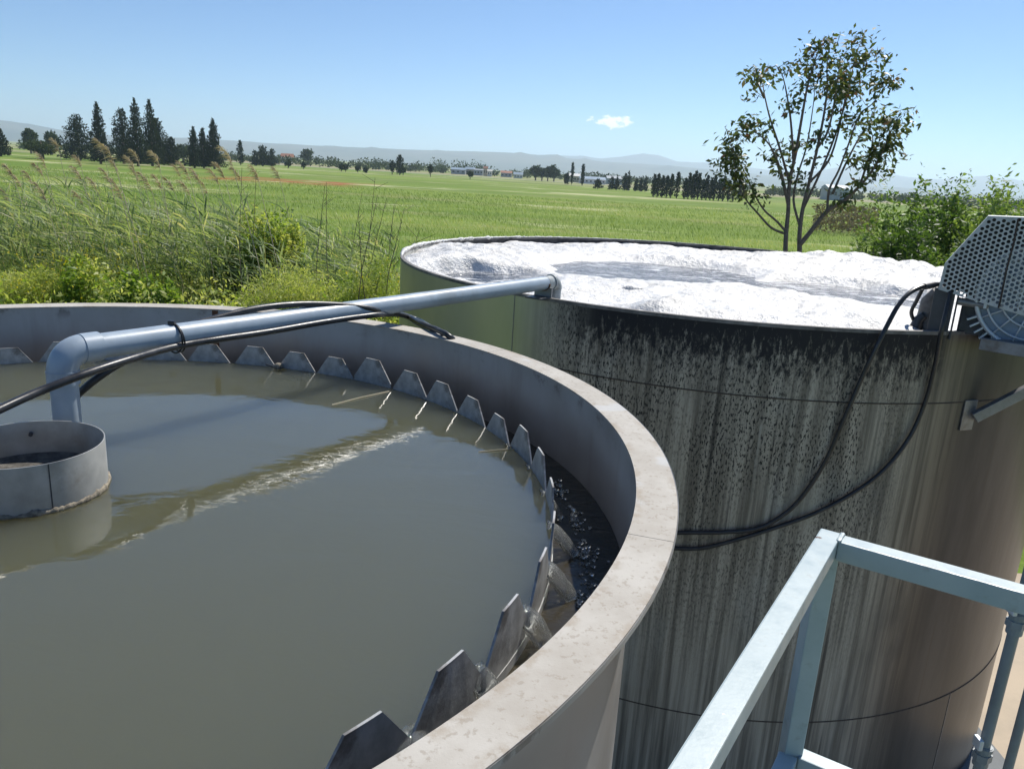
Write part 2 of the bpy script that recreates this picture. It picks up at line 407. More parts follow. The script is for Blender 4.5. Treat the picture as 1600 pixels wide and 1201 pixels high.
tag(mk('concrete_pad', grid(-9, 5.2, -12, 10.8, 2, 2, lambda x, y: .006), simple('grey_concrete', (.16, .168, .17), .9, 0, .2, 1.5, .3)), kind='structure')
def hill_mat():
    M = Mat('hill_scrub'); n = M.noise(.0011, 6, .65, M.geopos())
    M.set('Base Color', M.mix(M.mapr(n, .35, .65), (.045, .055, .05), (.11, .105, .085))).set('Roughness', 1); return M.m
MHILL = hill_mat()
def ridge(name, pts, D, width):
    xs = np.linspace(pts[0][0], pts[-1][0], 150); ys = np.interp(xs, [p[0] for p in pts], [p[1] for p in pts])
    V = []; rows = 9
    for j in range(rows):
        t = j / (rows - 1); prof = math.sin(math.pi * min(t / 1.3, 1)) ** 1.25 if t < .65 else math.cos((t - .65) / .35 * math.pi / 2)
        for i in range(len(xs)):
            d = ray(xs[i], ys[i] - .6 * noise.noise((xs[i] * .05, D * .01, 0))); q = d * (D / d.y)
            h = max(q.z + EYE, 2); s = 1 + (t - .65) * width / D
            z = h * prof * (1 + (.22 * noise.noise((xs[i] * .03, t * 4, D)) if .05 < t < .6 else 0)) - (3 if j in (0, rows - 1) else 0)
            V.append((q.x * s, q.y * s, z))
    n = len(xs); F = [(j*n+i, j*n+i+1, (j+1)*n+i+1, (j+1)*n+i) for j in range(rows-1) for i in range(n-1)]
    tag(mk(name, (V, F), MHILL, smooth=True), kind='structure')
ridge('hills', [(-260, 172), (-60, 176), (0, 188), (40, 193), (110, 206), (200, 214), (300, 216), (350, 219), (420, 224), (520, 229), (640, 234), (700, 236), (760, 237.5), (800, 239), (830, 243), (870, 241.5), (885, 247), (930, 252), (1000, 256), (1080, 262), (1180, 272), (1300, 285), (1420, 294), (1500, 300), (1900, 326)], 6800, 3000)
ridge('mountains', [(760, 262), (840, 250), (870, 243), (905, 244), (940, 248), (970, 245), (1005, 240), (1030, 243), (1060, 253), (1100, 254), (1150, 259), (1200, 266), (1270, 268), (1310, 262), (1346, 263), (1375, 270), (1420, 277), (1470, 281), (1510, 277), (1540, 275), (1570, 280), (1620, 286), (1750, 296), (1900, 315)], 10500, 4000)

# ------------------------------------------------------------------ settling tank
tank1 = thing('settling_tank', (T1[0], T1[1], 0), 'round steel settling tank with a pale dusty flange, holding murky still water', 'tank')
t1w = mk('wall', lathe([(T1_RI, RIM - .006), (T1_RI, 0), (T1_RI + .008, 0), (T1_RI + .008, RIM - .006)], T1, 160, closed_prof=True), MT1, tank1, True, 40)
for a0, a1 in ((-150, -76), (-76, -44.6), (-44.6, -16.2), (-16.2, 42), (42, 88), (88, 128), (128, 168), (168, 210)):
    n = max(8, int((a1 - a0) * .9))
    f = mk('flange_plate', lathe([(T1_RI - .007, RIM - .007), (T1_RO, RIM - .007), (T1_RO, RIM), (T1_RI - .007, RIM)], T1, n, a0 + .035, a1 - .035, True), MFL, tank1)
mk('rim_edge', lathe([(T1_RO - .002, RIM - .016), (T1_RO + .004, RIM - .016), (T1_RO + .004, RIM - .001), (T1_RO - .002, RIM - .0065)], T1, 150, closed_prof=True), MT1, tank1)
mk('weir_ring', lathe([(WEIR - .005, WATER - .30), (WEIR + .005, WATER - .30), (WEIR + .005, WATER - .07), (WEIR - .005, WATER - .07)], WC, 160, closed_prof=True), MPLATE, tank1)
mk('trough_floor', lathe([(WEIR, WATER - .30), (WEIR, WATER - .31), (T1_RI + .002, WATER - .31), (T1_RI + .002, WATER - .30)], T1, 120, closed_prof=True), MPLATE, tank1)
mk('rusty_seam', lathe([(T1_RI - .004, WATER - .1), (T1_RI + .004, WATER - .1), (T1_RI + .004, RIM - .008), (T1_RI - .004, RIM - .008)], T1, 2, 92.0, 92.9, True), MRUST, t1w)
notch = [7.9 * k for k in range(1, 23)]
near = [-.6, -9.0, -17.6, -26.6, -35.0]
a = -35.0
while a > -178: a -= 8.05; near.append(a)
notch = sorted(near + notch)
def tooth_mesh():
    V = []; F = []; hw, tw = 3.96, 1.42; seg = 4
    for r in (WEIR - .0035, WEIR + .0035):
        for zz, w in ((WATER - .10, hw), (WATER - .004, hw - .05), (TOOTH, tw)):
            for i in range(seg + 1):
                t = R(-w + 2 * w * i / seg); V.append((r * math.cos(t), r * math.sin(t), zz - RIM))
    k = seg + 1
    for s_ in (0, 3 * k):
        for j in range(2):
            for i in range(seg): F.append((s_ + j*k + i, s_ + j*k + i+1, s_ + (j+1)*k + i+1, s_ + (j+1)*k + i))
    o = 3 * k
    for i in range(seg):
        F.append((2*k+i, 2*k+i+1, o+2*k+i+1, o+2*k+i)); F.append((i, i+1, o+i+1, o+i))
    for j in range(2):
        F.append((j*k, (j+1)*k, o+(j+1)*k, o+j*k)); F.append((j*k+seg, (j+1)*k+seg, o+(j+1)*k+seg, o+j*k+seg))
    return V, F
tm = None
for i in range(len(notch)):
    a0 = notch[i]; a1 = notch[(i+1) % len(notch)] + (360 if i == len(notch) - 1 else 0)
    if tm is None:
        o = mk('weir_plate', tooth_mesh(), MPLATE, tank1); tm = o.data
    else:
        o = put(bpy.data.objects.new('weir_plate', tm), tank1)
    o.location = (WC[0], WC[1], RIM + random.uniform(-.006, .006)); o.rotation_euler = (R(random.gauss(0, .35)), R(random.gauss(0, .35)), R((a0 + a1) / 2 + random.uniform(-.3, .3)))
# water
def disc(c, r0, r1, z, n=128, rings=6):
    prof = [(r0 + (r1 - r0) * i / rings, z) for i in range(rings + 1)]
    return lathe(prof, c, n)
tag(mk('water', disc(WC, .002, WEIR - .003, WATER), MWATER, smooth=True), kind='structure')
trough = tag(mk('trough_water', disc(T1, WEIR - .03, T1_RI - .001, TROUGH, 160, 4), MTROUGH, smooth=True), kind='structure')
def spill(a):
    """sheet of water pouring through one notch"""
    V = []; F = []; nu, nv = 8, 9; sc = random.uniform(.8, 1.15)
    for j in range(nv + 1):
        t = j / nv
        rr = WEIR - .02 + t * .115 * sc; z = WATER + .003 - (WATER - TROUGH + .012) * t ** 1.9
        w = (1.05 + .55 * math.sin(t * 3) - .25 * t) * sc
        for i in range(nu + 1):
            s_ = i / nu * 2 - 1; th = R(a + s_ * w); dz = .012 * (1 - s_*s_) * (1 - t) - .02 * s_*s_ * math.sin(math.pi * t)
            r_ = rr - .03 * s_*s_ * t + .006 * noise.noise((a, i * .8, j * .6))
            V.append((WC[0] + r_*math.cos(th), WC[1] + r_*math.sin(th), z + dz))
    for j in range(nv):
        for i in range(nu): F.append((j*(nu+1)+i, j*(nu+1)+i+1, (j+1)*(nu+1)+i+1, (j+1)*(nu+1)+i))
    o = mk('spilling_water', (V, F), MSPILL, trough, True)
    md = o.modifiers.new('thickness', 'SOLIDIFY'); md.thickness = .006
for a in notch:
    if -70 < a < 30: spill(a)
# broken water and drops where the sheets land
V = []; F = []
for a in notch:
    if not -60 < a < 16: continue
    for _ in range(60):
        th = R(a + random.gauss(0, 1.5)); rr = WEIR + .085 + abs(random.gauss(0, .035)); s_ = random.uniform(.003, .009)
        c_ = Vector((T1[0] + rr*math.cos(th), T1[1] + rr*math.sin(th), TROUGH + random.uniform(-.001, .008))); k = len(V)
        V += [c_ + Vector(q) * s_ for q in ((1.6, 0, 0), (0, 1.6, 0), (-1.6, 0, 0), (0, -1.6, 0), (0, 0, .8), (0, 0, -.8))]
        F += [(k, k+1, k+4), (k+1, k+2, k+4), (k+2, k+3, k+4), (k+3, k, k+4), (k+1, k, k+5), (k+2, k+1, k+5), (k+3, k+2, k+5), (k, k+3, k+5)]
tag(mk('splash', (V, F), MSPILL, trough, True), kind='stuff')

# centre well
WELL = (-2.035 * U, 3.075 * U); WELL_R = .302 * U; WELL_Z = EYE - 1.222 * U
well = thing('stilling_well', (WELL[0], WELL[1], WATER - .5), 'short open steel drum standing in the murky water under the pipe', 'drum')
ww = mk('wall', lathe([(WELL_R, WATER - .5), (WELL_R, WELL_Z), (WELL_R - .004, WELL_Z), (WELL_R - .004, WATER - .5)], WELL, 72, closed_prof=True),
   simple('well_steel', (.40, .40, .38), .45, .45, .18, 7, .1, (.30, .28, .24)), well, True, 40)
mk('seam', lathe([(WELL_R - .001, WATER + .01), (WELL_R + .0025, WATER + .01), (WELL_R + .0025, WELL_Z - .001), (WELL_R - .001, WELL_Z - .001)], WELL, 2, -43.3, -42.6, True), MDARK, ww)
def ring_lumps(c, r, z, n, amp, hz):
    V = []; F = []; k = 7
    for i in range(n):
        t = 2*math.pi*i/n; w = 1 + .8 * noise.noise((math.cos(t)*6, math.sin(t)*6, 1)) + .6 * noise.noise((math.cos(t)*22, math.sin(t)*22, 5))
        for q in range(k):
            p = math.pi * 2 * q / k; rr = r + amp * w * math.cos(p); V.append((c[0]+rr*math.cos(t), c[1]+rr*math.sin(t), z + hz * w * math.sin(p)))
    for i in range(n):
        j = (i+1) % n
        for q in range(k): F.append((i*k+q, j*k+q, j*k+(q+1) % k, i*k+(q+1) % k))
    return V, F
mk('scum_crust', ring_lumps(WELL, WELL_R + .001, WATER + .004, 260, .007, .013), MSCUM, well, True)
mk('inner_scum', lathe([(.002, WATER + .035), (.1, WATER + .04), (WELL_R - .03, WATER + .035), (WELL_R - .005, WATER + .05)], WELL, 48), simple('dark_scum', (.11, .10, .085), .7, 0, .5, 30, .8, (.03, .027, .022)), well, True)
p_ = atcyl(82, 686, WELL[0], WELL[1], WELL_R); 
mk('bolt', tube([Vector((WELL[0], WELL[1], WELL_Z - .05)) + Vector((math.cos(R(118)), math.sin(R(118)), 0)) * (WELL_R - .02), Vector((WELL[0], WELL[1], WELL_Z - .05)) + Vector((math.cos(R(118)), math.sin(R(118)), 0)) * (WELL_R + .01)], .008, 8), MDARK, ww)

# ------------------------------------------------------------------ transfer pipe
PR = .0615 * U
def pd(x):                                # depth of the pipe axis under pixel column x (perspective-correct)
    d0, d1 = 3.68 * U, 7.06 * U; x0, x1 = 120., 845.
    return None
PA = at(95, 549, 3.66 * U); PB = at(853, 442, 7.12 * U)
pdir = (PB - PA).normalized()
def on_pipe(x):
    """point of the pipe axis under photo column x"""
    n = ray(x, 0).cross(ray(x, 1000)); e = Vector((0, 0, EYE)); t = (e - PA).dot(n) / pdir.dot(n); return PA + pdir * t
pipe = thing('transfer_pipe', (PA.x, PA.y, PA.z), 'grey blue plastic pipe bridging the two tanks with an elbow at each end', 'pipe')
mk('pipe', tube([PA + pdir * .10, PB + pdir * .02], PR, 28), MPVC, pipe, True, 40)
def elbow(P, d, rb, R0, turn=1):
    """90 degree bend from direction -d (into the pipe) to straight down, P = corner of axes"""
    pts = []; down = Vector((0, 0, -1))
    c_ = P + d * turn * R0 + down * R0
    for i in range(13):
        t = math.pi / 2 * i / 12; pts.append(c_ - d * turn * R0 * math.sin(t) - down * R0 * math.cos(t))
    return pts
e1_ = elbow(PA, pdir, 0, .085)
mk('elbow', tube(e1_, PR * 1.12, 28), MPVC, pipe, True, 40)
mk('socket', tube([PA + pdir * .08, PA + pdir * .155], PR * 1.17, 28), MPVC, pipe, True, 40)
mk('socket', tube([PA + Vector((0, 0, -.08)), PA + Vector((0, 0, -.135))], PR * 1.17, 28), MPVC, pipe, True, 40)
mk('down_pipe', tube([PA + Vector((0, 0, -.08)), Vector((PA.x, PA.y, WATER - .6))], PR * 1.0, 28), MPVC, pipe, True, 40)
PE = PB + pdir * .14
mk('elbow', tube(elbow(PE, -pdir, 0, .06), PR * 1.1, 24), MPVCD, pipe, True, 40)
mk('socket', tube([PE - pdir * .075, PE - pdir * .055], PR * 1.2, 24), MPVCD, pipe, True, 40)
mk('crusted_pipe_end', tube([PB - pdir * .02, PE - pdir * .05], PR * 1.03, 24), MPVCD, pipe, True, 40)
mk('down_pipe', tube([PE + Vector((0, 0, -.055)), PE + Vector((0, 0, -.45))], PR * 1.02, 24), MPVCD, pipe, True, 40)
# saddle bracket on the rim
side = Vector((-pdir.y, pdir.x, 0)).normalized(); pc = PB - pdir * .03; rz = Vector((0, 0, 1))
Mb = Matrix(((pdir.x, side.x, 0), (pdir.y, side.y, 0), (0, 0, 1)))
th = PR * 1.06
mk('saddle', tube([pc + side * (th * math.cos(t)) + rz * (th * math.sin(t)) for t in np.linspace(math.pi, 2 * math.pi, 12)], .008, 6), MRUST, pipe, True)
sp1 = mk('saddle_plate', box((pc.x, pc.y, (pc.z - PR + RIM) / 2), (.012, .16, pc.z - PR - RIM + .05), Mb), MSTEEL, pipe)
mk('saddle_foot', box((pc.x - pdir.x * .06, pc.y - pdir.y * .06, RIM + .007), (.17, .15, .012), Mb), MDARK, sp1)

# cable tie round pipe and hose
def ring_about(P, d, r, rad, n=24, squash=1.0, off=Vector((0, 0, 0))):
    x, y = frame(d); pts = [P + off + x * r * math.cos(2*math.pi*i/n) + y * r * squash * math.sin(2*math.pi*i/n) for i in range(n + 1)]
    return tube(pts, rad, 6, False)
tp = on_pipe(271)
tie = thing('cable_tie', tp, 'black cable tie holding the hoses to the blue grey pipe', 'cable tie')
mk('strap', ring_about(tp + Vector((0, 0, -.012)), pdir, PR * 1.28, .0045, 28, 1.0), MBLACK, tie, True)
mk('strap', ring_about(tp + pdir * .016 + Vector((0, 0, -.012)), (pdir + Vector((.1, 0, .15))).normalized(), PR * 1.27, .004, 28, 1.0), MBLACK, tie, True)
mk('head', bevbox(tp + Vector((0, -.01, PR * 1.16)), (.03, .022, .018), .003), MBLACK, tie)

# ------------------------------------------------------------------ hoses
HR = .019 * U
def on(x, y, dd):                         # pixel, slightly in front of the pipe's depth
    return at(x, y, (on_pipe(x) - Vector((0, 0, EYE))).dot(_fw) - dd * U)
gap = lambda x, y, lift=.03: atcyl(x, y, T2[0], T2[1], T2_R + lift)
f1, f2 = atz(664, 508, RIM + HR), atz(676, 513, RIM + HR)
o1, o2 = atz(690, 519, RIM + HR + .002), atz(700, 524, RIM + HR + .002)
def overrim(x, y, dd=.03):
    return at(x, y, (gap(x, 513, 0.) - Vector((0, 0, EYE))).dot(_fw) - dd)
def outward(p, d):
    v = Vector((p.x - T1[0], p.y - T1[1], 0)).normalized(); return p + v * d
hA = [at(-120, 706, 2.85 * U), at(-50, 664, 3.08 * U), at(0, 639, 3.22 * U), at(60, 612, 3.38 * U), at(130, 585, 3.52 * U), at(200, 562, 3.74 * U), on(275, 541, .06), on(340, 530, .07), on(420, 518, .07),
      on(500, 504, .07), on(560, 495, .07), on(600, 491, .05), at(632, 493, 5.85 * U), f1, o1, outward(o1, .07) + Vector((0, 0, -.10)), outward(o1, .10) + Vector((0, 0, -.55)), outward(o1, .16) + Vector((.12, .0, -1.2)), outward(o1, .4) + Vector((.5, -.1, -1.95)),
      gap(960, 848), gap(1010, 836), gap(1060, 832), gap(1130, 831), gap(1180, 826), gap(1215, 810), gap(1250, 780), gap(1290, 720), gap(1320, 652), gap(1345, 594), gap(1368, 545, .05), overrim(1388, 505), overrim(1405, 475, .02), overrim(1425, 455, 0), overrim(1452, 445, -.06), overrim(1472, 444, -.1)]
hB = [at(96, 668, 3.95 * U), at(112, 628, 3.9 * U), at(140, 600, 3.86 * U), at(180, 572, 3.93 * U), on(225, 548, -.085), on(262, 522, -.10), on(290, 510, -.06), on(330, 499, -.03), on(400, 482, 0), on(470, 475, .02), on(540, 477, .04), on(590, 484, .06), at(630, 492, 5.75 * U), at(655, 501, 5.85 * U), f2, o2,
      outward(o2, .07) + Vector((0, 0, -.10)), outward(o2, .11) + Vector((0, 0, -.55)), outward(o2, .18) + Vector((.1, 0, -1.3)), outward(o2, .4) + Vector((.45, -.1, -2.1)),
      gap(950, 862), gap(1000, 858), gap(1045, 856), gap(1095, 856), gap(1150, 843), gap(1205, 826), gap(1270, 803), gap(1330, 772), gap(1380, 735), gap(1420, 685), gap(1445, 630), gap(1460, 575, .05), overrim(1470, 522, .1), overrim(1478, 488, .13), overrim(1484, 462, .1), overrim(1486, 445, 0)]
tag(mk('hose', tube(smoothpath(hA, 7), HR, 10), MHOSE, smooth=True), 'black rubber hose strapped along the front of the blue grey pipe', 'hose', 'hoses')
tag(mk('hose', tube(smoothpath(hB, 7), HR, 10), MHOSE, smooth=True), 'black rubber hose arching above the blue grey pipe', 'hose', 'hoses')

# floats and straws on the water
bp = atz(435, 573, WATER + .012)
fl = thing('float_ball', bp, 'small pale ball lodged against the weir notch beside the wall', 'ball')
bm = bmesh.new(); bmesh.ops.create_icosphere(bm, subdivisions=3, radius=.026)
for v in bm.verts: v.co *= 1 + .08 * noise.noise(v.co * 60)
mk('ball', ([bp + v.co for v in bm.verts], [tuple(v.index for v in f.verts) for f in bm.faces]), MSCUM, fl, True); bm.free()
mk('stalk', tube([bp + Vector((-.02, -.01, 0)), bp + Vector((-.075, -.005, .012))], .004, 6), MDARK, fl)
MSTRAW = simple('straw', (.42, .36, .24), .7)
for (xa, ya, xb, yb) in ((519, 632, 608, 611), (748, 706, 812, 701)):
    A_, B_ = atz(xa, ya, WATER + .001), atz(xb, yb, WATER + .001)
    tag(mk('straw', tube([A_, A_.lerp(B_, .5) + Vector((0, 0, .003)), B_], .0035, 5), MSTRAW), 'dry straw floating flat beside the weir plates', 'straw', 'straws floating on the water')

# ------------------------------------------------------------------ aeration tank
tank2 = thing('aeration_tank', (T2[0], T2[1], 0), 'larger round steel tank with black streaked wall, brimming with white foam', 'tank')
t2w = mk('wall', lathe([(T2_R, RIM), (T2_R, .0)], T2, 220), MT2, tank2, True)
mk('inner_wall', lathe([(T2_R - .03, .0), (T2_R - .03, RIM - .0)], T2, 180), MT2I, tank2, True)
mk('rim', lathe([(T2_R + .004, RIM - .02), (T2_R + .004, RIM + .006), (T2_R - .034, RIM + .006), (T2_R - .034, RIM - .02)], T2, 220), simple('rim_grime', (.16, .15, .14), .7, 0, .4, 9, .3, (.03, .03, .03)), tank2, True, 40)
for zz in (EYE - 1.725 * U, EYE - 4.9 * U, EYE - 3.3 * U):
    w_ = .006 if zz > EYE - 3 * U or zz < EYE - 4 * U else .0025
    if w_ < .005: continue
    mk('weld_seam', lathe([(T2_R - .002, zz - w_), (T2_R + .005, zz - w_ * .6), (T2_R + .005, zz + w_ * .6), (T2_R - .002, zz + w_)], T2, 200), simple('weld', (.06, .045, .035), .8, 0, .5, 30, .4), t2w, True)
for aa, z0, z1 in ((-129, EYE - 1.725 * U, RIM), (-58, 0, EYE - 4.9 * U), (-150, EYE - 4.9 * U, EYE - 1.725 * U)):
    mk('vertical_seam', lathe([(T2_R - .001, z0), (T2_R + .003, z0), (T2_R + .003, z1), (T2_R - .001, z1)], T2, 2, aa, aa + .1, True), MSTEEL, t2w)
# water and foam
WZ2 = RIM - .15
tag(mk('aerated_water', disc(T2, .002, T2_R - .031, WZ2, 140, 6), MAER, smooth=True), kind='structure')
patches = []
def patch(x0, x1, yc, hy, ang=0.):
    A_, B_ = atz(x0, yc, WZ2), atz(x1, yc, WZ2); C_ = atz((x0+x1)/2, yc, WZ2); D_ = atz((x0+x1)/2, yc - hy, WZ2)
    patches.append((C_.x, C_.y, (B_ - A_).length / 2, (D_ - C_).length, math.atan2(B_.y - A_.y, B_.x - A_.x)))
patch(680, 860, 438, 13); patch(865, 1170, 427, 16); patch(1205, 1410, 461, 17); patch(965, 1000, 462, 4)
mounds = [(1040, 480, .15, .26), (1315, 436, .06, .6), (1215, 402, .08, .7), (1300, 404, .10, .7), (1380, 412, .11, .7), (1440, 425, .12, .7), (1500, 440, .12, .7), (690, 402, .10, .5), (760, 390, .10, .7), (1150, 488, .06, .4), (1280, 495, .05, .5), (1370, 500, .06, .4), (1100, 402, .06, .6)]
mounds = [(*atz(x, y, RIM)[:2], h, r) for x, y, h, r in mounds]
def foam_h(x, y):
    v1 = noise.voronoi((x * 3.1 + .3 * noise.noise((x * 2, y * 2, 7)), y * 3.1, 2.))[0][0]
    v2 = noise.voronoi((x * 8.3, y * 8.3, 5.))[0][0]; v3 = noise.voronoi((x * 19., y * 19., 9.))[0][0]
    lump = .5 + .5 * noise.noise((x * .9, y * .9, 4))
    h = .045 + .03 * noise.noise((x * 1.1, y * 1.1, 3)) + .06 * lump * (1 - min(v1, 1) ** 1.6) + .026 * (1 - min(v2, 1) ** 1.8) + .011 * (1 - min(v3, 1) ** 1.8)
    for mx_, my_, hh, rr in mounds:
        d2 = ((x - mx_)**2 + (y - my_)**2) / (rr * rr)
        if d2 < 6: h += hh * math.exp(-d2 * 1.1) * (.75 + .5 * (1 - min(v1, 1)))
    wx, wy = x + .16 * noise.noise((x * 2.3, y * 2.3, 0)), y + .16 * noise.noise((x * 2.3, y * 2.3, 5))
    for px_, py_, ra, rb, an in patches:
        dx, dy = wx - px_, wy - py_; a_ = dx*math.cos(an) + dy*math.sin(an); b_ = -dx*math.sin(an) + dy*math.cos(an)
        q = math.sqrt((a_/ra)**2 + (b_/rb)**2)
        k = sstep(.8, 1.15, q); h = h * k - .03 * (1 - k)
    return h
NG = 290; st = 2 * (T2_R - .032) / NG; V = []; F = []; idx = {}
for j in range(NG + 1):
    for i in range(NG + 1):
        x = -T2_R + .032 + i * st; y = -T2_R + .032 + j * st; rr = math.hypot(x, y)
        if rr > T2_R - .033:
            if rr > T2_R - .033 + st * 1.2: continue
            x *= (T2_R - .033) / rr; y *= (T2_R - .033) / rr
        idx[i, j] = len(V); V.append((T2[0] + x, T2[1] + y, WZ2 + foam_h(T2[0] + x, T2[1] + y)))
for j in range(NG):
    for i in range(NG):
        q = [idx.get(k) for k in ((i, j), (i+1, j), (i+1, j+1), (i, j+1))]
        if None not in q: F.append(tuple(q))
        elif q.count(None) == 1: F.append(tuple(k for k in q if k is not None))
tag(mk('foam', (V, F), MFOAM, smooth=True), 'thick white foam covering the larger tank', 'foam', kind='stuff')
# dried foam along the left of the rim
V = []; F = []; k = 8; n = 420
for i in range(n + 1):
    t = R(70 + 122 * i / n); e_ = sstep(0, .15, i / n) * sstep(1, .93, i / n)
    w = (.6 + .9 * abs(noise.noise((i * .09, 0, 0))) + .5 * noise.noise((i * .4, 3, 0))) * (.25 + .75 * sstep(.1, .75, i / n)) * e_ + .02
    for q in range(k):
        p = 2*math.pi*q/k; rr = T2_R - .014 + .03 * w * math.cos(p); V.append((T2[0]+rr*math.cos(t), T2[1]+rr*math.sin(t), RIM + .006 + .026 * w * math.sin(p)))
for i in range(n):
    for q in range(k): F.append((i*k+q, (i+1)*k+q, (i+1)*k+(q+1) % k, i*k+(q+1) % k))
tag(mk('dried_foam', (V, F), MFOAM, smooth=True), 'dried white foam crust along the rim of the larger tank', 'foam', kind='stuff')

# ------------------------------------------------------------------ aerator drive on the rim
DG = 6.5 * U                                # depth of the guard
base = atcyl(1475, 517, T2[0], T2[1], T2_R)
drive = thing('aerator_drive', base, 'belt driven aerator motor behind a perforated metal guard on the foaming tank rim', 'motor')
gx = Vector((_rt.x, _rt.y, 0)).normalized(); gy = Vector((-gx.y, gx.x, 0)); gz = Vector((0, 0, 1))
# guard plane: upright, facing the camera and turned a little
gn = Vector((-.50, -.87, 0)).normalized(); gxx = Vector((-gn.y, gn.x, 0)); gxx = gxx if gxx.x > 0 else -gxx
G0 = at(1467, 452, DG)
def onguard(x, y, off=0.):
    d = ray(x, y); e = Vector((0, 0, EYE)); t = (G0 + gn * off - e).dot(gn) / d.dot(gn); return e + d * t
def uv(p): q = p - G0; return q.dot(gxx), q.z
poly = [uv(onguard(*q)) for q in ((1466, 452), (1476, 412), (1544, 338), (1720, 345), (1760, 400), (1760, 500), (1640, 500), (1598, 493), (1556, 480))]
if sum(poly[i-1][0]*poly[i][1] - poly[i][0]*poly[i-1][1] for i in range(len(poly))) < 0: poly.reverse()
def clip(sub, clp):
    o = list(sub)
    for i in range(len(clp)):
        a_, b_ = clp[i-1], clp[i]; inp = o; o = []
        def side_(p): return (b_[0]-a_[0])*(p[1]-a_[1]) - (b_[1]-a_[1])*(p[0]-a_[0])
        for j in range(len(inp)):
            p, q = inp[j-1], inp[j]; sp, sq = side_(p), side_(q)
            if (sp < 0) != (sq < 0): t = sp / (sp - sq); o.append((p[0]+(q[0]-p[0])*t, p[1]+(q[1]-p[1])*t))
            if sq >= 0: o.append(q)
        if not o: return o
    return o
pit = 7.25 / F_PX * DG; hr = pit * .355          # hole pitch and radius
V = []; F = []
u0, u1 = min(p[0] for p in poly), max(p[0] for p in poly); v0, v1 = min(p[1] for p in poly), max(p[1] for p in poly)
tilt = R(28); ca, sa = math.cos(tilt), math.sin(tilt); nrow = int(max(u1-u0, v1-v0) / pit * 1.6)
def gput(q): V.append(G0 + gxx * q[0] + gz * q[1]); return len(V) - 1
for rj in range(-nrow, nrow):
    for ri in range(-nrow, nrow):
        cu0 = (ri + .5 * (rj % 2)) * pit; cv0 = rj * pit * .866
        cu = u0 + .3 + cu0*ca - cv0*sa; cv = v0 + .3 + cu0*sa + cv0*ca
        if not (u0 - pit < cu < u1 + pit and v0 - pit < cv < v1 + pit): continue
        hx = [(cu + pit/math.sqrt(3)*math.cos(tilt + R(30 + 60*k)), cv + pit/math.sqrt(3)*math.sin(tilt + R(30 + 60*k))) for k in range(6)]
        pl = clip(hx, poly)
        if len(pl) < 3: continue
        ok = True
        for i in range(len(pl)):
            a_, b_ = pl[i-1], pl[i]; le = math.hypot(b_[0]-a_[0], b_[1]-a_[1])
            if le > 1e-6 and ((b_[0]-a_[0])*(cv-a_[1]) - (b_[1]-a_[1])*(cu-a_[0])) / le < hr * 1.12: ok = False
        if not ok: F.append(tuple(gput(q) for q in pl)); continue
        angs = sorted(set([round(math.atan2(q[1]-cv, q[0]-cu) % (2*math.pi), 5) for q in pl] + [round(2*math.pi*k/10 + .1, 5) for k in range(10)]))
        outer = []; inner = []
        for t in angs:
            dx, dy = math.cos(t), math.sin(t); best = 1e9
            for i in range(len(pl)):
                a_, b_ = pl[i-1], pl[i]; ex, ey = b_[0]-a_[0], b_[1]-a_[1]; den = dx*ey - dy*ex
                if abs(den) < 1e-12: continue
                s_ = ((a_[0]-cu)*ey - (a_[1]-cv)*ex) / den; w_ = ((a_[0]-cu)*dy - (a_[1]-cv)*dx) / den
                if s_ > 0 and -1e-6 <= w_ <= 1+1e-6: best = min(best, s_)
            outer.append(gput((cu + dx*best, cv + dy*best))); inner.append(gput((cu + dx*hr, cv + dy*hr)))
        for i in range(len(angs)): F.append((inner[i-1], outer[i-1], outer[i], inner[i]))
g = mk('perforated_guard', (V, F), MGUARD, drive)
md = g.modifiers.new('thickness', 'SOLIDIFY'); md.thickness = .003
def strip(pts, w_, t_=.003):
    """folded edge of the guard running back from the front face"""
    V = []; F = []
    for p in pts: V += [G0 + gxx*p[0] + gz*p[1] + gn * .001, G0 + gxx*p[0] + gz*p[1] - gn * w_]
    for i in range(len(pts)-1): F.append((2*i, 2*i+1, 2*i+3, 2*i+2))
    return V, F
for nm, pts, w_ in (('guard_top', [uv(onguard(1544, 338)), uv(onguard(1720, 345))], .30), ('guard_side', [uv(onguard(1466, 452)), uv(onguard(1476, 412)), uv(onguard(1544, 338))], .30)):
    o = mk(nm, strip(pts, w_), MGUARD, drive); md = o.modifiers.new('thickness', 'SOLIDIFY'); md.thickness = .003
mk('guard_back', ([G0 + gxx*p[0] + gz*p[1] - gn*.301 for p in poly], [tuple(range(len(poly)))]), MDARK, drive)
# rusty weld line down the guard and belt wheel behind it
mk('weld_line', tube([onguard(1591, 342, .004), onguard(1584, 380, .004), onguard(1573, 420, .004), onguard(1563, 470, .004), onguard(1560, 481, .004)], .006, 6), simple('dark_weld', (.05, .035, .028), .9), g)
# column that carries the guard
ct, cb = onguard(1473, 475, -.07), onguard(1470, 560, -.07)
colx = (onguard(1489, 475, -.07) - onguard(1456, 475, -.07)).length
Mg = Matrix(((gxx.x, -gn.x, 0), (gxx.y, -gn.y, 0), (0, 0, 1)))
cc = Vector((ct.x, ct.y, 0)); ctop = ct.z + .12
mk('column', bevbox((cc.x, cc.y, (ctop + RIM - .03) / 2), (colx, .10, ctop - RIM + .03), .006, Mg), MDARK, drive)
mk('column_flange', box((cc.x + gxx.x*(colx/2 + .02), cc.y + gxx.y*(colx/2 + .02), (ctop + RIM) / 2), (.012, .08, ctop - RIM + .10), Mg), MDARK, drive)
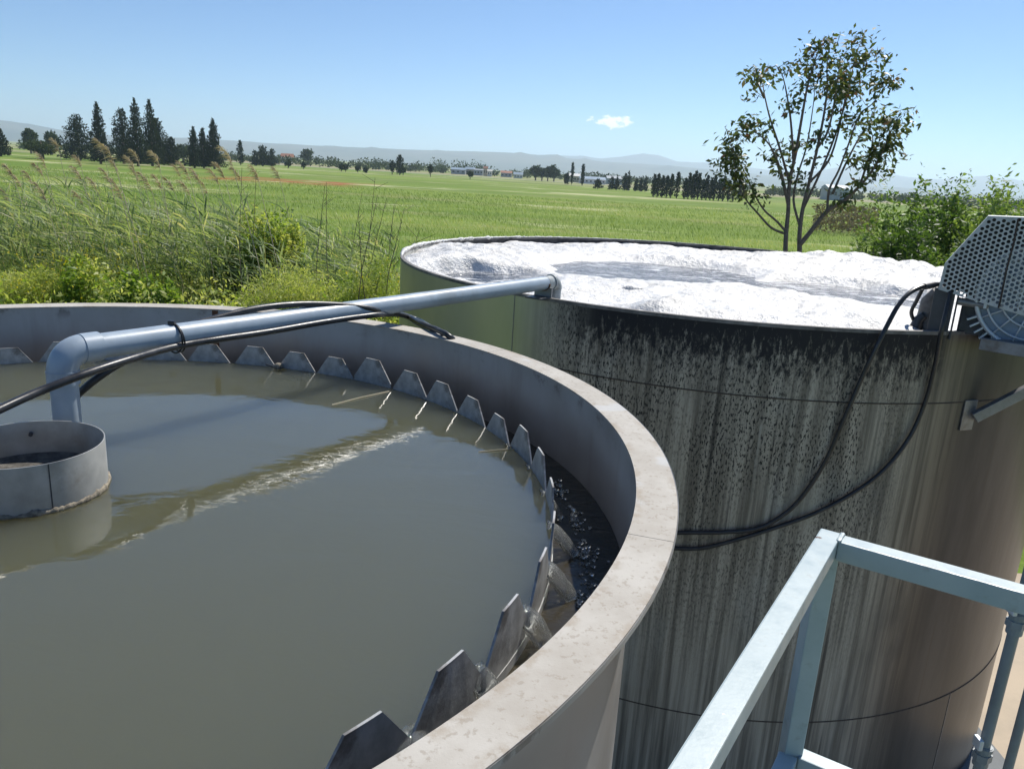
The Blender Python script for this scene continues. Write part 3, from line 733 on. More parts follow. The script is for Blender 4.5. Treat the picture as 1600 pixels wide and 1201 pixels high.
# dark blower body and inlet fitting
b0, b1 = onguard(1513, 470, -.25), onguard(1570, 516, -.25)
mk('gearbox', bevbox(((b0.x+b1.x)/2, (b0.y+b1.y)/2 , (b0.z + RIM) / 2 - .005), ((b1-b0).length * 1.05, .22, b0.z - RIM + .02), .015, Mg), MDARK, drive)
mk('shaft_housing', tube([onguard(1495, 470, -.07), onguard(1545, 478, -.07)], .028, 14), MSTEEL, drive, True, 40)
mk('lug', bevbox(onguard(1540, 474, -.02), (.02, .02, .075), .004, Mg), MALU, drive)
q0 = onguard(1449, 508, -.25)
mk('blower_body', tube([onguard(1452, 515, -.28), onguard(1450, 495, -.28), onguard(1455, 470, -.28), onguard(1466, 455, -.26)], [.085, .08, .07, .045], 16), simple('dirty_casting', (.16, .15, .14), .7, .2, .35, 22, .5), drive, True, 40)
mk('inlet_fitting', tube([onguard(1430, 512, -.2), onguard(1436, 498, -.2), onguard(1444, 492, -.2)], [.045, .034, .03], 12), MDARK, drive, True, 40)
mk('short_hose', tube(smoothpath([onguard(1441, 452, -.15), onguard(1432, 470, -.17), onguard(1424, 488, -.18), onguard(1430, 504, -.2), onguard(1438, 512, -.2)], 6), .014, 8), MHOSE, drive, True)
mk('hose_clamp', tube([overrim(1444, 448, -.04), overrim(1460, 444.5, -.075)], .024, 12), MDARK, drive, True, 40)
# ribbed end shield of the motor
mc = onguard(1620, 466, -.06); mr = .090 * DG / .87 * .87
RR = 80 / F_PX * DG
def ringtorus(r, tube_r, off=0., a0=0, a1=360, n=72):
    pts = [mc + gn * off + gxx * (r*math.cos(R(a0 + (a1-a0)*i/n))) + gz * (r*math.sin(R(a0 + (a1-a0)*i/n))) for i in range(n + 1)]
    return tube(pts, tube_r, 8, False)
mb_ = mk('motor_body', tube([mc - gn * .02, mc - gn * .30], RR * .93, 48), simple('blue_grey_casting', (.20, .26, .34), .5, .1, .12, 14, .1), drive, True, 40)
for f_, tr, of in ((.97, .016, .0), (.80, .008, .006), (.56, .008, .008), (.30, .010, .01)):
    mk('cowl_ring', ringtorus(RR * f_, tr, of), MALU, mb_, True)
for k in range(16):
    t = R(22.5 * k + 8); d_ = gxx*math.cos(t) + gz*math.sin(t)
    mk('cowl_rib', tube([mc + gn*.008 + d_ * RR * .2, mc + gn*.004 + d_ * RR * .97], .0065, 6), MALU, mb_, True)
fh_ = mk('fin_housing', tube([mc - gn * .06, mc - gn * .26], RR * 1.16, 48), MDARK, drive, True, 40)
for k in range(6):
    t = R(208 + 7 * k); d_ = gxx*math.cos(t) + gz*math.sin(t)
    mk('cooling_fin', box(mc + d_ * RR * 1.09 - gn * .05, (.07, .10, .012), Matrix.Rotation(0, 3, 'Z') @ Mg @ Matrix.Rotation(-t, 3, 'Y')), MALU, fh_)
d_ = gxx*math.cos(R(238)) + gz*math.sin(R(238))
mk('bolt_lug', bevbox(mc + d_ * RR * 1.12 + gn * .0, (.05, .03, .06), .008, Mg), MALU, drive)
# bracket under the motor
s0, s1 = onguard(1537, 524, -.06), onguard(1760, 590, -.06)
s1.z = s0.z - .012
def beam(A_, B_, w_, h_, bev=.004):
    d = (B_ - A_); ln = d.length; d.normalize(); x, y = frame(d)
    up_ = y if abs(y.z) > abs(x.z) else x; sd_ = up_.cross(d).normalized(); up_ = d.cross(sd_)
    if up_.z < 0: up_ = -up_; sd_ = -sd_
    return bevbox((A_ + B_) / 2, (ln, w_, h_), bev, Matrix(((d.x, sd_.x, up_.x), (d.y, sd_.y, up_.y), (d.z, sd_.z, up_.z))))
bz = RIM - .045
bA = Vector((s0.x, s0.y, bz)); bB = bA + (gxx * 1.15 - gn * -.25)
mk('bracket_beam', beam(bA, bB, .14, .085), MSTEEL, drive)
stA = atcyl(1522, 652, T2[0], T2[1], T2_R + .03); stB = bB + Vector((-.12, .02, -.03))
stB = at(1690, 566, (stA - Vector((0, 0, EYE))).dot(_fw) * .96)
mk('strut', beam(stA, stB, .06, .075), MSTEEL, drive)
sp_ = atcyl(1512, 648, T2[0], T2[1], T2_R); tv = Vector((sp_.x - T2[0], sp_.y - T2[1], 0)).normalized()
mk('strut_plate', bevbox(sp_ + tv * .006, (.012, .13, .24), .003, Matrix(((tv.x, -tv.y, 0), (tv.y, tv.x, 0), (0, 0, 1)))), MSTEEL, drive)

# ------------------------------------------------------------------ access platform with handrail
hz = EYE - .645; tb = .040
C0 = atz(1296, 834, hz); dA = Vector((-.53, -.848, 0)); dB = Vector((.848, -.53, 0)); DECK = EYE - 1.62
plat = thing('access_platform', (C0.x, C0.y, 0), 'pale blue painted square tube handrail and platform beside the tanks', 'handrail')
dA.normalize(); dB.normalize()
mk('top_rail', beam(C0 - dA * .02 + Vector((0, 0, -tb/2)), C0 + dA * 2.3 + Vector((0, 0, -tb/2)), tb, tb, .003), MPAINT, plat)
mk('top_rail', beam(C0 + dB * .0205 + Vector((0, 0, -tb/2 - .002)), C0 + dB * 1.0 + Vector((0, 0, -tb/2 - .002)), tb, tb, .003), MPAINT, plat)
for k, P in enumerate((C0, C0 + dA * 1.25, C0 + dA * 2.28, C0 + dB * .98, C0 + dB * .98 + dA * 2.28)):
    mk('post', beam(Vector((P.x, P.y, 0)), Vector((P.x, P.y, hz - tb - .0005)), tb - .002, tb - .002, .003), MPAINT, plat)
for k in range(7):
    q = C0 + dB * .021 + dA * (-.018 + .006 * k) + Vector((0, 0, -.0005)); mk('weld_bead', bevbox(q, (.008, .008, .005), .0018, Matrix.Rotation(.3 * k, 3, 'Z')), MPAINT, plat)
mz = DECK + .46
mk('mid_rail', beam(C0 + dB * .0195 + Vector((0, 0, mz - hz)), C0 + dB * .98 + Vector((0, 0, mz - hz)), tb * .95, tb * .95, .003), MPAINT, plat)
mk('mid_rail', beam(C0 + dA * .0195 + Vector((0, 0, mz - hz)), C0 + dA * 2.3 + Vector((0, 0, mz - hz)), tb * .95, tb * .95, .003), MPAINT, plat)
dc = C0 + dA * 1.14 + dB * .49; Mdk = Matrix(((dB.x, -dA.x, 0), (dB.y, -dA.y, 0), (0, 0, 1)))
mk('deck', bevbox((dc.x, dc.y, DECK - .02), (1.0, 2.3, .03), .004, Mdk), MSTEEL, plat)

# conduits
for i, (x, y, dep, lab, r_, zj) in enumerate(((1588, 972, 1.95, 'grey conduit with screwed couplings standing just behind the handrail', .0135, None), (1606, 1085, 2.35, 'plain grey conduit farther out from the handrail over sandy ground', .0135, None))):
    p = at(x, y, dep); c = thing('conduit', (p.x, p.y, 0), lab, 'conduit')
    mk('pipe', tube([(p.x, p.y, 0), (p.x, p.y, hz + .25)], r_, 14), MCOND, c, True, 40)
    if i == 0:
        z2 = at(1533, 1178, dep).z
        d = ray(1533, 1178); t = math.hypot(p.x, p.y) / math.hypot(d.x, d.y); z2 = EYE + d.z * t
        for zc in (p.z, z2):
            cp_ = mk('coupling', join(tube([(p.x, p.y, zc - .03), (p.x, p.y, zc + .03)], r_ * 1.4, 14), tube([(p.x, p.y, zc - .012), (p.x, p.y, zc + .008)], r_ * 1.75, 6), tube([(p.x, p.y, zc + .018), (p.x, p.y, zc + .028)], r_ * 1.6, 14)), MCOND, c)
            mk('clip', bevbox((p.x - .026, p.y - .01, zc + .045), (.012, .03, .03), .003), MALU, cp_)

# ------------------------------------------------------------------ vegetation builders
def strips(P0, D, Lg, Wd, bend, wind, seg=3, roll=None):
    """curved tapering blades: P0 (n,3) base, D (n,3) unit dir, bend towards wind*; returns V, quads"""
    n = len(P0); S = np.cross(D, rng.normal(size=(n, 3))); S /= np.linalg.norm(S, axis=1)[:, None] + 1e-9
    V = np.zeros((n, seg + 1, 2, 3))
    for k in range(seg + 1):
        t = k / seg; c = P0 + D * (Lg * t)[:, None] + bend * ((t * t) * Lg)[:, None]
        w = Wd * (1 - t) ** .7 * (1 if k else .6) + .0008
        V[:, k, 0] = c - S * w[:, None] / 2; V[:, k, 1] = c + S * w[:, None] / 2
    b = (np.arange(n) * (seg + 1) * 2)[:, None]
    q = np.concatenate([b + np.array([[2*k, 2*k+1, 2*k+3, 2*k+2]]) for k in range(seg)])
    return V.reshape(-1, 3), q
def leaves(P, size, asp=.5, up=.3, droop=0., rnd=1.0):
    """rhombic folded leaves at P (n,3)"""
    n = len(P); D = rng.normal(size=(n, 3)); D[:, 2] = D[:, 2] * .6 + up - droop; D /= np.linalg.norm(D, axis=1)[:, None]
    S = np.cross(D, rng.normal(size=(n, 3)) * rnd + np.array([0, 0, 1.])); S /= np.linalg.norm(S, axis=1)[:, None] + 1e-9
    Nn = np.cross(S, D); sz = (size * rng.uniform(.6, 1.3, n))[:, None]
    V = np.stack([P, P + D*sz*.5 + S*sz*asp*.5 + Nn*sz*.08, P + D*sz, P + D*sz*.5 - S*sz*asp*.5 + Nn*sz*.08], 1)
    return V.reshape(-1, 3), (np.arange(n)*4)[:, None] + np.array([[0, 1, 2, 3]])
def cat(parts):
    Vs, Fs, k = [], [], 0
    for V, F in parts: Vs.append(V); Fs.append(F + k); k += len(V)
    return np.concatenate(Vs), np.concatenate(Fs)
def unit(v): return v / (np.linalg.norm(v, axis=1)[:, None] + 1e-9)
mzv = np.vectorize(lambda x, y: max(mound_z(x, y), 0.))

GREENS = [(0, (.06, .11, .02)), (.35, (.16, .26, .04)), (.7, (.31, .40, .075)), (1, (.48, .50, .19))]
ML_WEED = leafmat('weed_leaf', GREENS, .5)
ML_REED = leafmat('reed_leaf', [(0, (.11, .17, .065)), (.5, (.28, .36, .17)), (.8, (.42, .47, .26)), (1, (.52, .47, .31))], .5)
ML_GRASS = leafmat('grass_blade', [(0, (.085, .16, .022)), (.5, (.19, .275, .045)), (.85, (.32, .36, .10)), (1, (.55, .53, .31))], .4)
ML_YEL = leafmat('mustard_flower', [(0, (.42, .36, .02)), (1, (.60, .50, .03))], .35)
ML_PLUME = leafmat('reed_plume', [(0, (.34, .27, .20)), (1, (.55, .47, .37))], .35, .8, .1)
ML_TREE = leafmat('tree_leaf', [(0, (.04, .06, .025)), (.55, (.085, .115, .04)), (.8, (.13, .14, .055)), (1, (.17, .085, .065))], .4, .45, .4)
ML_CYP = leafmat('cypress_needle', [(0, (.012, .022, .014)), (1, (.032, .05, .026))], .15, .8, .1)
ML_FAR = leafmat('far_foliage', [(0, (.022, .04, .018)), (1, (.065, .09, .035))], .2, .8, .1)
ML_DRY = leafmat('dry_stalk', [(0, (.10, .085, .055)), (1, (.22, .18, .11))], .2, .8, .1)
ML_BUSH = leafmat('bush_leaf', [(0, (.035, .07, .018)), (.5, (.10, .18, .035)), (1, (.22, .29, .09))], .5)

# meadow grass: tufts spread over the part of the field in view, thinning with distance
n = 120000; yy = 24 + 150 * rng.random(n) ** 2.0; ax = rng.uniform(-.78, .78, n); xx = ax * yy
keep = ~((yy < 25) & (xx < 3)); xx, yy = xx[keep], yy[keep]; n = len(xx)
hh = rng.uniform(.25, .6, n); D = unit(np.c_[rng.normal(-.12, .22, n), rng.normal(0, .22, n), np.ones(n)])
pn = np.array([noise.noise((x * .035, y * .10, 0)) + .7 * noise.noise((x * .11, y * .3, 4)) for x, y in zip(xx, yy)])
V, Q = strips(np.c_[xx, yy, np.zeros(n)], D, hh, .010 + yy * .00042, np.c_[rng.normal(-.2, .2, n), rng.normal(0, .2, n), -.25 * np.ones(n)], None, 2)
tag(mknp('meadow_grass', V, Q, ML_GRASS, None, np.repeat(np.clip(.40 + .95 * pn + rng.normal(0, .16, n), 0, 1), 6)), 'tall green meadow grass with pale seed heads beyond the tanks', 'grass', kind='stuff')

# weeds and mustard on the embankment
parts, tn = [], []
def clump(n, cx, cy, rx, ry, h0, h1, size, asp=.45, tint=.5, mat=None):
    t = rng.uniform(0, 2*np.pi, n); r_ = np.sqrt(rng.random(n)); x = cx + rx*r_*np.cos(t); y = cy + ry*r_*np.sin(t)
    top = h0 + (h1 - h0) * (1 - r_**2)
    z = mzv(x, y) + top * rng.random(n) ** .55
    return np.c_[x, y, z]
wp = []
for _ in range(190):
    y = rng.uniform(8.6, 15.5); x = rng.uniform(-.95 * y - 1, .5) if y > 9 else rng.uniform(-9, -.3)
    h = rng.uniform(.6, 1.25); wp.append(clump(330, x, y, rng.uniform(.35, .8), rng.uniform(.35, .7), h * .5, h, .1)); tn.append(np.full(330, rng.uniform(.55, 1.05)))
P = np.concatenate(wp); tt = np.concatenate(tn) + rng.normal(0, .13, len(P))
V, Q = leaves(P, .085, .42, .5); tag(mknp('weeds', V, Q, ML_WEED, None, np.repeat(np.clip(tt, 0, 1), 4)), 'rank green weeds crowding the bank behind the settling tank', 'weeds', kind='stuff')
# feathery pale grass in front
n = 15000; y = rng.uniform(8.3, 14, n); x = rng.uniform(-.9, .02, n) * y - rng.random(n); g_ = np.array([noise.noise((a * .45, b * .45, 9)) for a, b in zip(x, y)]); k = g_ > -.08
x, y, g_ = x[k], y[k], g_[k]; n = len(x)
V, Q = strips(np.c_[x, y, mzv(x, y) - .03], unit(np.c_[rng.normal(-.15, .3, n), rng.normal(0, .3, n), np.ones(n)]), rng.uniform(.6, 1.25, n), np.full(n, .011), np.c_[rng.normal(-.25, .3, n), rng.normal(0, .3, n), -.35 * np.ones(n)], None, 3)
tag(mknp('bank_grass', V, Q, ML_GRASS, None, np.repeat(np.clip(.6 + g_ * .6 + rng.normal(0, .2, n), 0, 1), 8)), 'fine pale grass bending over on the bank', 'grass', kind='stuff')
# mustard flowers
fp = []
for (px_, py_, sx, k) in ((40, 445, .9, 150), (15, 462, .8, 190), (142, 408, .55, 190), (110, 412, .5, 60), (60, 405, .7, 40), (10, 430, .6, 90), (205, 378, .6, 60), (610, 430, .4, 40), (560, 440, .4, 30)):
    c = at(px_, py_, 11 + rng.uniform(-1, 2)); p = np.array(c) + rng.normal(size=(k, 3)) * np.array([sx * .45, .5, .14]); fp.append(p)
P = np.concatenate(fp); V, Q = leaves(P, .03, .9, .8)
tag(mknp('mustard_flowers', V, Q, ML_YEL, None, np.repeat(rng.random(len(P)), 4)), 'yellow mustard flowers dotted over the weeds', 'flowers', kind='stuff')
V, Q = strips(P - np.array([0, 0, .5]), unit(np.c_[rng.normal(0, .1, (len(P), 2)), np.ones(len(P))]), np.full(len(P), .5), np.full(len(P), .006), np.zeros((len(P), 3)), None, 1)
tag(mknp('mustard_stems', V, Q, ML_WEED, None, np.repeat(rng.uniform(.4, .8, len(P)), 4)), 'thin green stems below the yellow flowers', 'stems', kind='stuff')

# reeds
def reed_geo(x, y, h, lean, nl):
    """stem and leaf blades of one reed (positions, arrays)"""
    z = max(mound_z(x, y), 0) - .05; b = np.array([x, y, z]); d = np.array([lean[0], lean[1], 1.]); d /= np.linalg.norm(d)
    return b, d
def reed_leaves(bs, ds, hs, nl):
    k = len(bs); t = rng.uniform(.35, .98, (k, nl)); P = bs[:, None] + ds[:, None] * (hs[:, None] * t)[..., None]
    P = P.reshape(-1, 3); m_ = len(P); az = rng.uniform(0, 2*np.pi, m_); D = unit(np.c_[np.cos(az)*.5 - .25, np.sin(az)*.5, rng.uniform(.6, 1.2, m_)])
    return strips(P, D, rng.uniform(.35, .62, m_), rng.uniform(.022, .036, m_), np.c_[-.35 + .25*np.cos(az), .25*np.sin(az), -.35 - .25*rng.random(m_)], None, 3)
k = 2700; yy = rng.uniform(12.5, 19.5, k); xx = -.92 * yy * rng.random(k) ** .9 - .6 + rng.normal(0, .5, k); ok = xx < -.17 * yy + .3; xx, yy = xx[ok], yy[ok]
# the stand thins and gets lower towards the larger tank
fall = np.clip((-xx / yy - .10) / .30, .35, 1); k = len(xx)
hs = rng.uniform(1.2, 2.05, k) * (.55 + .45 * fall)
bs = np.c_[xx, yy, mzv(xx, yy) - .05]; ds = unit(np.c_[rng.normal(-.14, .09, k), rng.normal(0, .08, k), np.ones(k)])
g1 = reed_leaves(bs, ds, hs, 9); g2 = strips(bs, ds, hs, np.full(k, .012), np.zeros((k, 3)), None, 3)
V, Q = cat([g1, g2]); tint = np.concatenate([np.repeat(np.clip(rng.normal(.42, .3, len(g1[0]) // 8), 0, 1), 8), np.repeat(rng.uniform(.7, 1, k), 8)])
tag(mknp('reed_bed', V, Q, ML_REED, None, tint), 'dense stand of grey green reeds leaning in the wind', 'reeds', kind='stuff')
# reeds that stick out with a plume, one by one
heads = [(8, 262), (22, 280), (60, 300), (38, 272), (80, 222), (60, 250), (115, 248), (150, 226), (165, 238), (172, 255), (205, 240), (238, 250), (198, 252), (285, 268), (300, 272), (340, 268), (352, 247), (270, 262), (330, 275), (365, 270), (392, 268), (116, 268), (56, 262), (160, 272), (225, 285), (285, 292), (240, 282), (5, 305), (118, 306), (180, 300), (312, 290), (140, 285), (205, 270), (260, 285), (425, 266)]
def plume_geo(top, d, ln):
    n = 90; t = rng.random(n); ax_ = np.array(top)[None] + np.outer(t * ln, d) + np.outer(t * t * ln * .55, np.array([-.55, 0, -.45]))
    Dr = unit(np.array(d)[None] * .9 + rng.normal(size=(n, 3)) * .45 + np.array([-.35, 0, -.15])); w = np.sin(np.pi * np.clip(t * .85 + .12, 0, 1))
    return strips(ax_, Dr, .05 + .10 * w * rng.uniform(.5, 1.2, n), np.full(n, .012), np.tile(np.array([-.3, 0, -.4]), (n, 1)), None, 2)
for i, (px_, py_) in enumerate(heads):
    dep = rng.uniform(11.5, 16.5); top = at(px_ + 12, py_ + 14, dep); zb = max(mound_z(top.x + .3, top.y), 0) - .03
    b = Vector((top.x + rng.uniform(.25, .6), top.y + rng.uniform(-.1, .1), zb)); d = (top - b).normalized()
    r_ = thing('reed', b, 'tall reed with a pale drooping feathery plume rising over the reed bed', 'reed', 'plumed reeds')
    mk('stem', tube([b, b.lerp(top, .5) + Vector((.04, 0, 0)), top], [.007, .006, .004], 5), MSTRAW, r_)
    V, Q = plume_geo(top, np.array(d), rng.uniform(.26, .40)); mknp('plume', V, Q, ML_PLUME, r_, np.repeat(rng.random(len(V) // 6), 6))
    bb = np.array([b] * 5); V, Q = reed_leaves(bb[:1], np.array([d]), np.array([(top - b).length * .8]), 6); mknp('leaves', V, Q, ML_REED, r_, np.repeat(rng.uniform(.2, .7, len(V) // 8), 8))
# dark dry stalks
for i, (x0, y0, x1, y1) in enumerate(((548, 440, 590, 305), (560, 445, 604, 310), (590, 450, 632, 325), (575, 430, 586, 278), (605, 455, 616, 318), (540, 420, 566, 300), (612, 440, 655, 360), (520, 430, 510, 285), (375, 360, 378, 262), (395, 350, 400, 275), (600, 440, 625, 372), (585, 445, 560, 330), (630, 452, 648, 375), (490, 400, 508, 288))):
    dep = rng.uniform(10.5, 14); A_, B_ = at(x0, y0, dep), at(x1, y1, dep + .3); g0 = A_ + (A_ - B_).normalized() * 0; A_.z = max(mound_z(A_.x, A_.y), 0) - .02
    s = thing('dry_stalk', A_, 'thin dark dry stalk leaning above the bank near the larger tank', 'stalk', 'dry stalks')
    mk('stem', tube([A_, A_.lerp(B_, .55) + Vector((-.05, 0, .05)), B_], [.008, .006, .003], 5), simple('stalk', (.09, .075, .05), .9) if i == 0 else bpy.data.materials['stalk'], s)
    for t in rng.uniform(.45, .98, 5):
        p = A_.lerp(B_, t); q = p + Vector((rng.normal(0, .12), rng.normal(0, .1), rng.uniform(.06, .2)))
        mk('twig', tube([p, q], [.004, .002], 4), bpy.data.materials['stalk'], s)

# ------------------------------------------------------------------ bushes and broad plants
def bush(name, label, cx, cy, gz_, rx, ry, h, nl, size, asp, tint, group=None, mat=None, lob=7, cat_='bush', trunk=True):
    o = thing(name, (cx, cy, gz_), label, cat_, group); blobs = []
    for k in range(lob):
        t = rng.uniform(0, 2*np.pi); r_ = math.sqrt(rng.random()) * .68; hh_ = rng.uniform(.25, .8)
        blobs.append((cx + rx*r_*math.cos(t), cy + ry*r_*math.sin(t), gz_ + h*hh_, rx*rng.uniform(.28, .5), h*rng.uniform(.16, .3)))
    blobs.append((cx, cy, gz_ + h*.45, rx*.7, h*.45)); nl = int(nl * 2.4)
    Ps = []; ts = []
    per = nl // len(blobs)
    for bx_, by_, bz_, br, bh in blobs:
        q = unit(rng.normal(size=(per, 3))) * (rng.random((per, 1)) ** .38) ; q *= 1 + .12 * rng.normal(size=(per, 1))
        P = np.array([bx_, by_, bz_]) + q * np.array([br, br * ry / rx, bh]); P[:, 2] = np.maximum(P[:, 2], gz_ + .03); Ps.append(P); ts.append(np.full(per, tint + rng.normal(0, .16)))
    P = np.concatenate(Ps); t_ = np.concatenate(ts) + rng.normal(0, .13, len(P))
    V, Q = leaves(P, size, asp, .35); mknp('foliage', V, Q, mat or ML_BUSH, o, np.repeat(np.clip(t_, 0, 1), 4))
    if trunk:
        g = []
        for bx_, by_, bz_, br, bh in blobs[:6]:
            g.append(tube([(cx + rng.normal(0, .05), cy + rng.normal(0, .05), gz_ - .05), (cx*.5 + bx_*.5, cy*.5 + by_*.5, gz_*.5 + bz_*.5), (bx_, by_, bz_)], [.035, .022, .010], 5))
        mk('stems', join(*g), MBARK, o)
    return o
def pbush(x, ytop, dep, w_px, label, nl=3800, size=.11, asp=.4, tint=.5, g0=0., **k):
    tp = at(x, ytop, dep); rx = w_px / F_PX * dep / 2
    return bush(k.pop('name', 'bush'), label, tp.x, tp.y, g0, rx, rx * .8, tp.z - g0, nl, size, asp, tint, **k)
pbush(1395, 296, 17.0, 150, 'bushy green shrub next to the slender tree beyond the foam', 5200, .12, .35, .40, lob=16)
pbush(1440, 292, 18.0, 130, 'dense green shrub between the two broad shrubs beyond the foam', 5600, .14, .4, .45, lob=16)
pbush(1525, 284, 20.0, 150, 'olive green shrub rising over the sloping edge of the motor guard', 5600, .14, .4, .6, lob=16)
pbush(1430, 335, 15.5, 140, 'dark glossy shrub leaning over the far rim of the foaming tank', 5000, .14, .35, .3, lob=14)
pbush(1470, 286, 19.0, 170, 'broad mid green shrub behind the perforated guard', 6500, .14, .4, .5, lob=16)
pbush(1570, 288, 18.0, 190, 'yellow green shrub filling the gap above the motor guard', 6500, .14, .4, .68, lob=16)
pbush(1400, 350, 15.6, 120, 'low dark leafy shrub close behind the foaming tank', 3600, .13, .3, .22, lob=8)
pbush(1490, 345, 15.8, 130, 'low leafy shrub with pale tips beside the motor guard', 3600, .12, .35, .62, lob=8)
pbush(1345, 362, 16.2, 70, 'small clump of blade leaved greenery at the foot of the slender tree', 1500, .2, .12, .5, lob=5)
pbush(1600, 232, 24.0, 110, 'grey green round headed tree rising behind the shrubs', 3200, .13, .4, .75, lob=10, name='round_tree', cat_='tree')
pbush(1680, 240, 24.0, 120, 'grey green tree at the end of the shrub row', 3000, .13, .4, .7, lob=10, name='round_tree', cat_='tree')
# blade leaved cane in front of the shrubs
n = 2600; a_ = rng.uniform(1330, 1470, n); dep = rng.uniform(14.3, 15.8, n); P = np.array([at(x, 400, d) for x, d in zip(a_, dep)]); P[:, 2] = rng.uniform(2.6, 4.2, n) - np.abs(a_ - 1420) / 140
V, Q = strips(P, unit(np.c_[rng.normal(0, .6, n), rng.normal(0, .5, n), np.ones(n)]), rng.uniform(.25, .6, n), np.full(n, .03), np.c_[rng.normal(0, .4, n), rng.normal(0, .3, n), -.6*np.ones(n)], None, 3)
tag(mknp('cane_leaves', V, Q, ML_BUSH, None, np.repeat(rng.uniform(.2, .75, n), 8)), 'blade leaved cane growing behind the foaming tank', 'cane', kind='stuff')
# plants on the bank
for (x, yt, dep, w, tint, lab) in ((215, 393, 10.6, 150, .36, 'dark broad leaved plant just behind the settling tank rim'), (120, 400, 11.2, 120, .6, 'leafy green plant among the yellow flowers'), (445, 385, 10.4, 180, .95, 'pale feathery bush with a straw coloured side'), (385, 330, 13.2, 120, .6, 'fresh green bush beneath the leaning reeds'), (440, 318, 13.6, 110, .62, 'green bush at the thin end of the reed bed'), (560, 395, 11.6, 130, .72, 'loose green bush next to the larger tank'), (30, 410, 11.0, 130, .8, 'low yellow green bush below the tallest plumes')):
    tp = at(x, yt, dep); bush('bank_bush', lab, tp.x, tp.y, max(mound_z(tp.x, tp.y), 0) - .02, w / F_PX * dep / 2, .5, max(tp.z - mound_z(tp.x, tp.y), .5), 5200 if tint > .7 else 1700, .12 if tint < .3 else (.07 if tint > .7 else .085), .45 if tint < .7 else .14, tint, mat=ML_WEED, lob=8, trunk=True)

# ------------------------------------------------------------------ slender multi-stemmed tree behind the foam
TD = 15.2
limbs = [
 [(440,1115),(448,1040),(455,930),(462,800),(490,650),(520,500),(545,350),(570,260),(600,170),(650,110)],
 [(448,1040),(380,1010),(310,940),(250,870),(215,780),(190,640),(160,540)],
 [(448,1030),(400,980),(340,920),(280,820),(230,700),(195,640)],
 [(455,900),(420,740),(370,620),(300,560),(240,510)],
 [(462,800),(420,650),(370,500),(345,400),(330,310),(290,280)],
 [(480,700),(470,520),(450,400),(430,300),(400,250)],
 [(455,930),(430,800),(395,690),(350,560)],
 [(505,1115),(510,1030),(525,920),(550,800),(590,640),(620,480),(640,350),(640,250),(650,130)],
 [(505,1090),(560,1030),(640,930),(720,880),(790,810),(850,740),(900,650),(940,560),(975,480)],
 [(640,930),(650,830),(690,740),(740,620),(790,480),(850,430),(910,350),(950,290)],
 [(525,920),(600,760),(660,620),(700,500),(740,380),(760,250),(790,150),(810,100)],
 [(550,800),(640,700),(690,560),(720,420),(750,300),(720,190)],
 [(660,850),(720,720),(780,600),(830,520),(870,440)],
 [(510,1000),(480,880),(500,760),(540,640),(560,500),(580,350),(560,230)],
 [(590,640),(640,560),(670,420),(690,300),(700,200)],
 [(790,810),(830,700),(850,600),(840,540)],
 [(250,870),(240,800),(200,760),(170,740)], [(345,400),(310,330),(290,300)], [(760,250),(820,220),(850,170)]]
def tz(p, off=0.): return at(1080 + p[0]/3.0025, 20 + p[1]/3.0025, TD + off)
bA_, bB_ = tz((437, 1115)), tz((506, 1115))
tree = thing('slender_tree', (bA_.x, bA_.y, 0), 'slender multi stemmed young tree with sparse bronze tipped leaves behind the foam', 'tree')
g = []; twp = []; twt = []; offs = rng.uniform(-1.3, 1.3, len(limbs))
main = {0: 0., 7: .15}
for i, lb in enumerate(limbs):
    o1_ = main.get(i, offs[i]); n = len(lb); base_r = .05 if i in (0, 7, 8) else .026
    pts = []
    for k, p in enumerate(lb):
        t = k / (n - 1); pts.append(tz((p[0] + rng.normal(0, 2), p[1]), o1_ * t * t * 1.1))
    sp = smoothpath(pts, 4); m_ = len(sp)
    if i in (0, 7): sp = [Vector((sp[0].x + (.05 if i == 0 else -.02), sp[0].y, -.1)), Vector((sp[0].x, sp[0].y, sp[0].z - 1.2))] + sp; m_ = len(sp)
    rad = [max(.007, (base_r * 1.25 if i in (0, 7) and k < 2 else base_r) * (1 - (k / m_)) ** .8) for k in range(m_)]
    g.append(tube(sp, rad, 7))
    for k in range(int(m_ * .34), m_):
        f_ = k / m_
        for _ in range(2 if f_ > .55 else 1):
            if rng.random() < (.74 if f_ > .55 else .86): continue
            b = sp[k]; e = b + Vector((rng.normal(0, .16), rng.normal(0, .2), abs(rng.normal(.08, .10)))) * (1.1 - .3 * f_)
            g.append(tube([b, b.lerp(e, .5) + Vector((0, 0, -.02)), e], [.006, .005, .003], 4))
            q = int(rng.integers(24, 44)); c_ = np.array(b.lerp(e, .85))
            twp.append(c_ + rng.normal(size=(q, 3)) * np.array([.135, .135, .085]) - np.array([0, 0, .08])); hgt = (e.z - 3) / 6
            twt.append(np.clip(rng.normal(.30 + .34 * hgt, .22, q), 0, 1))
mk('trunk', join(*g), MBARK, tree, True)
P = np.concatenate(twp); V, Q = leaves(P, .135, .46, -.25, .35); mknp('leaves', V, Q, ML_TREE, tree, np.repeat(np.concatenate(twt), 4))

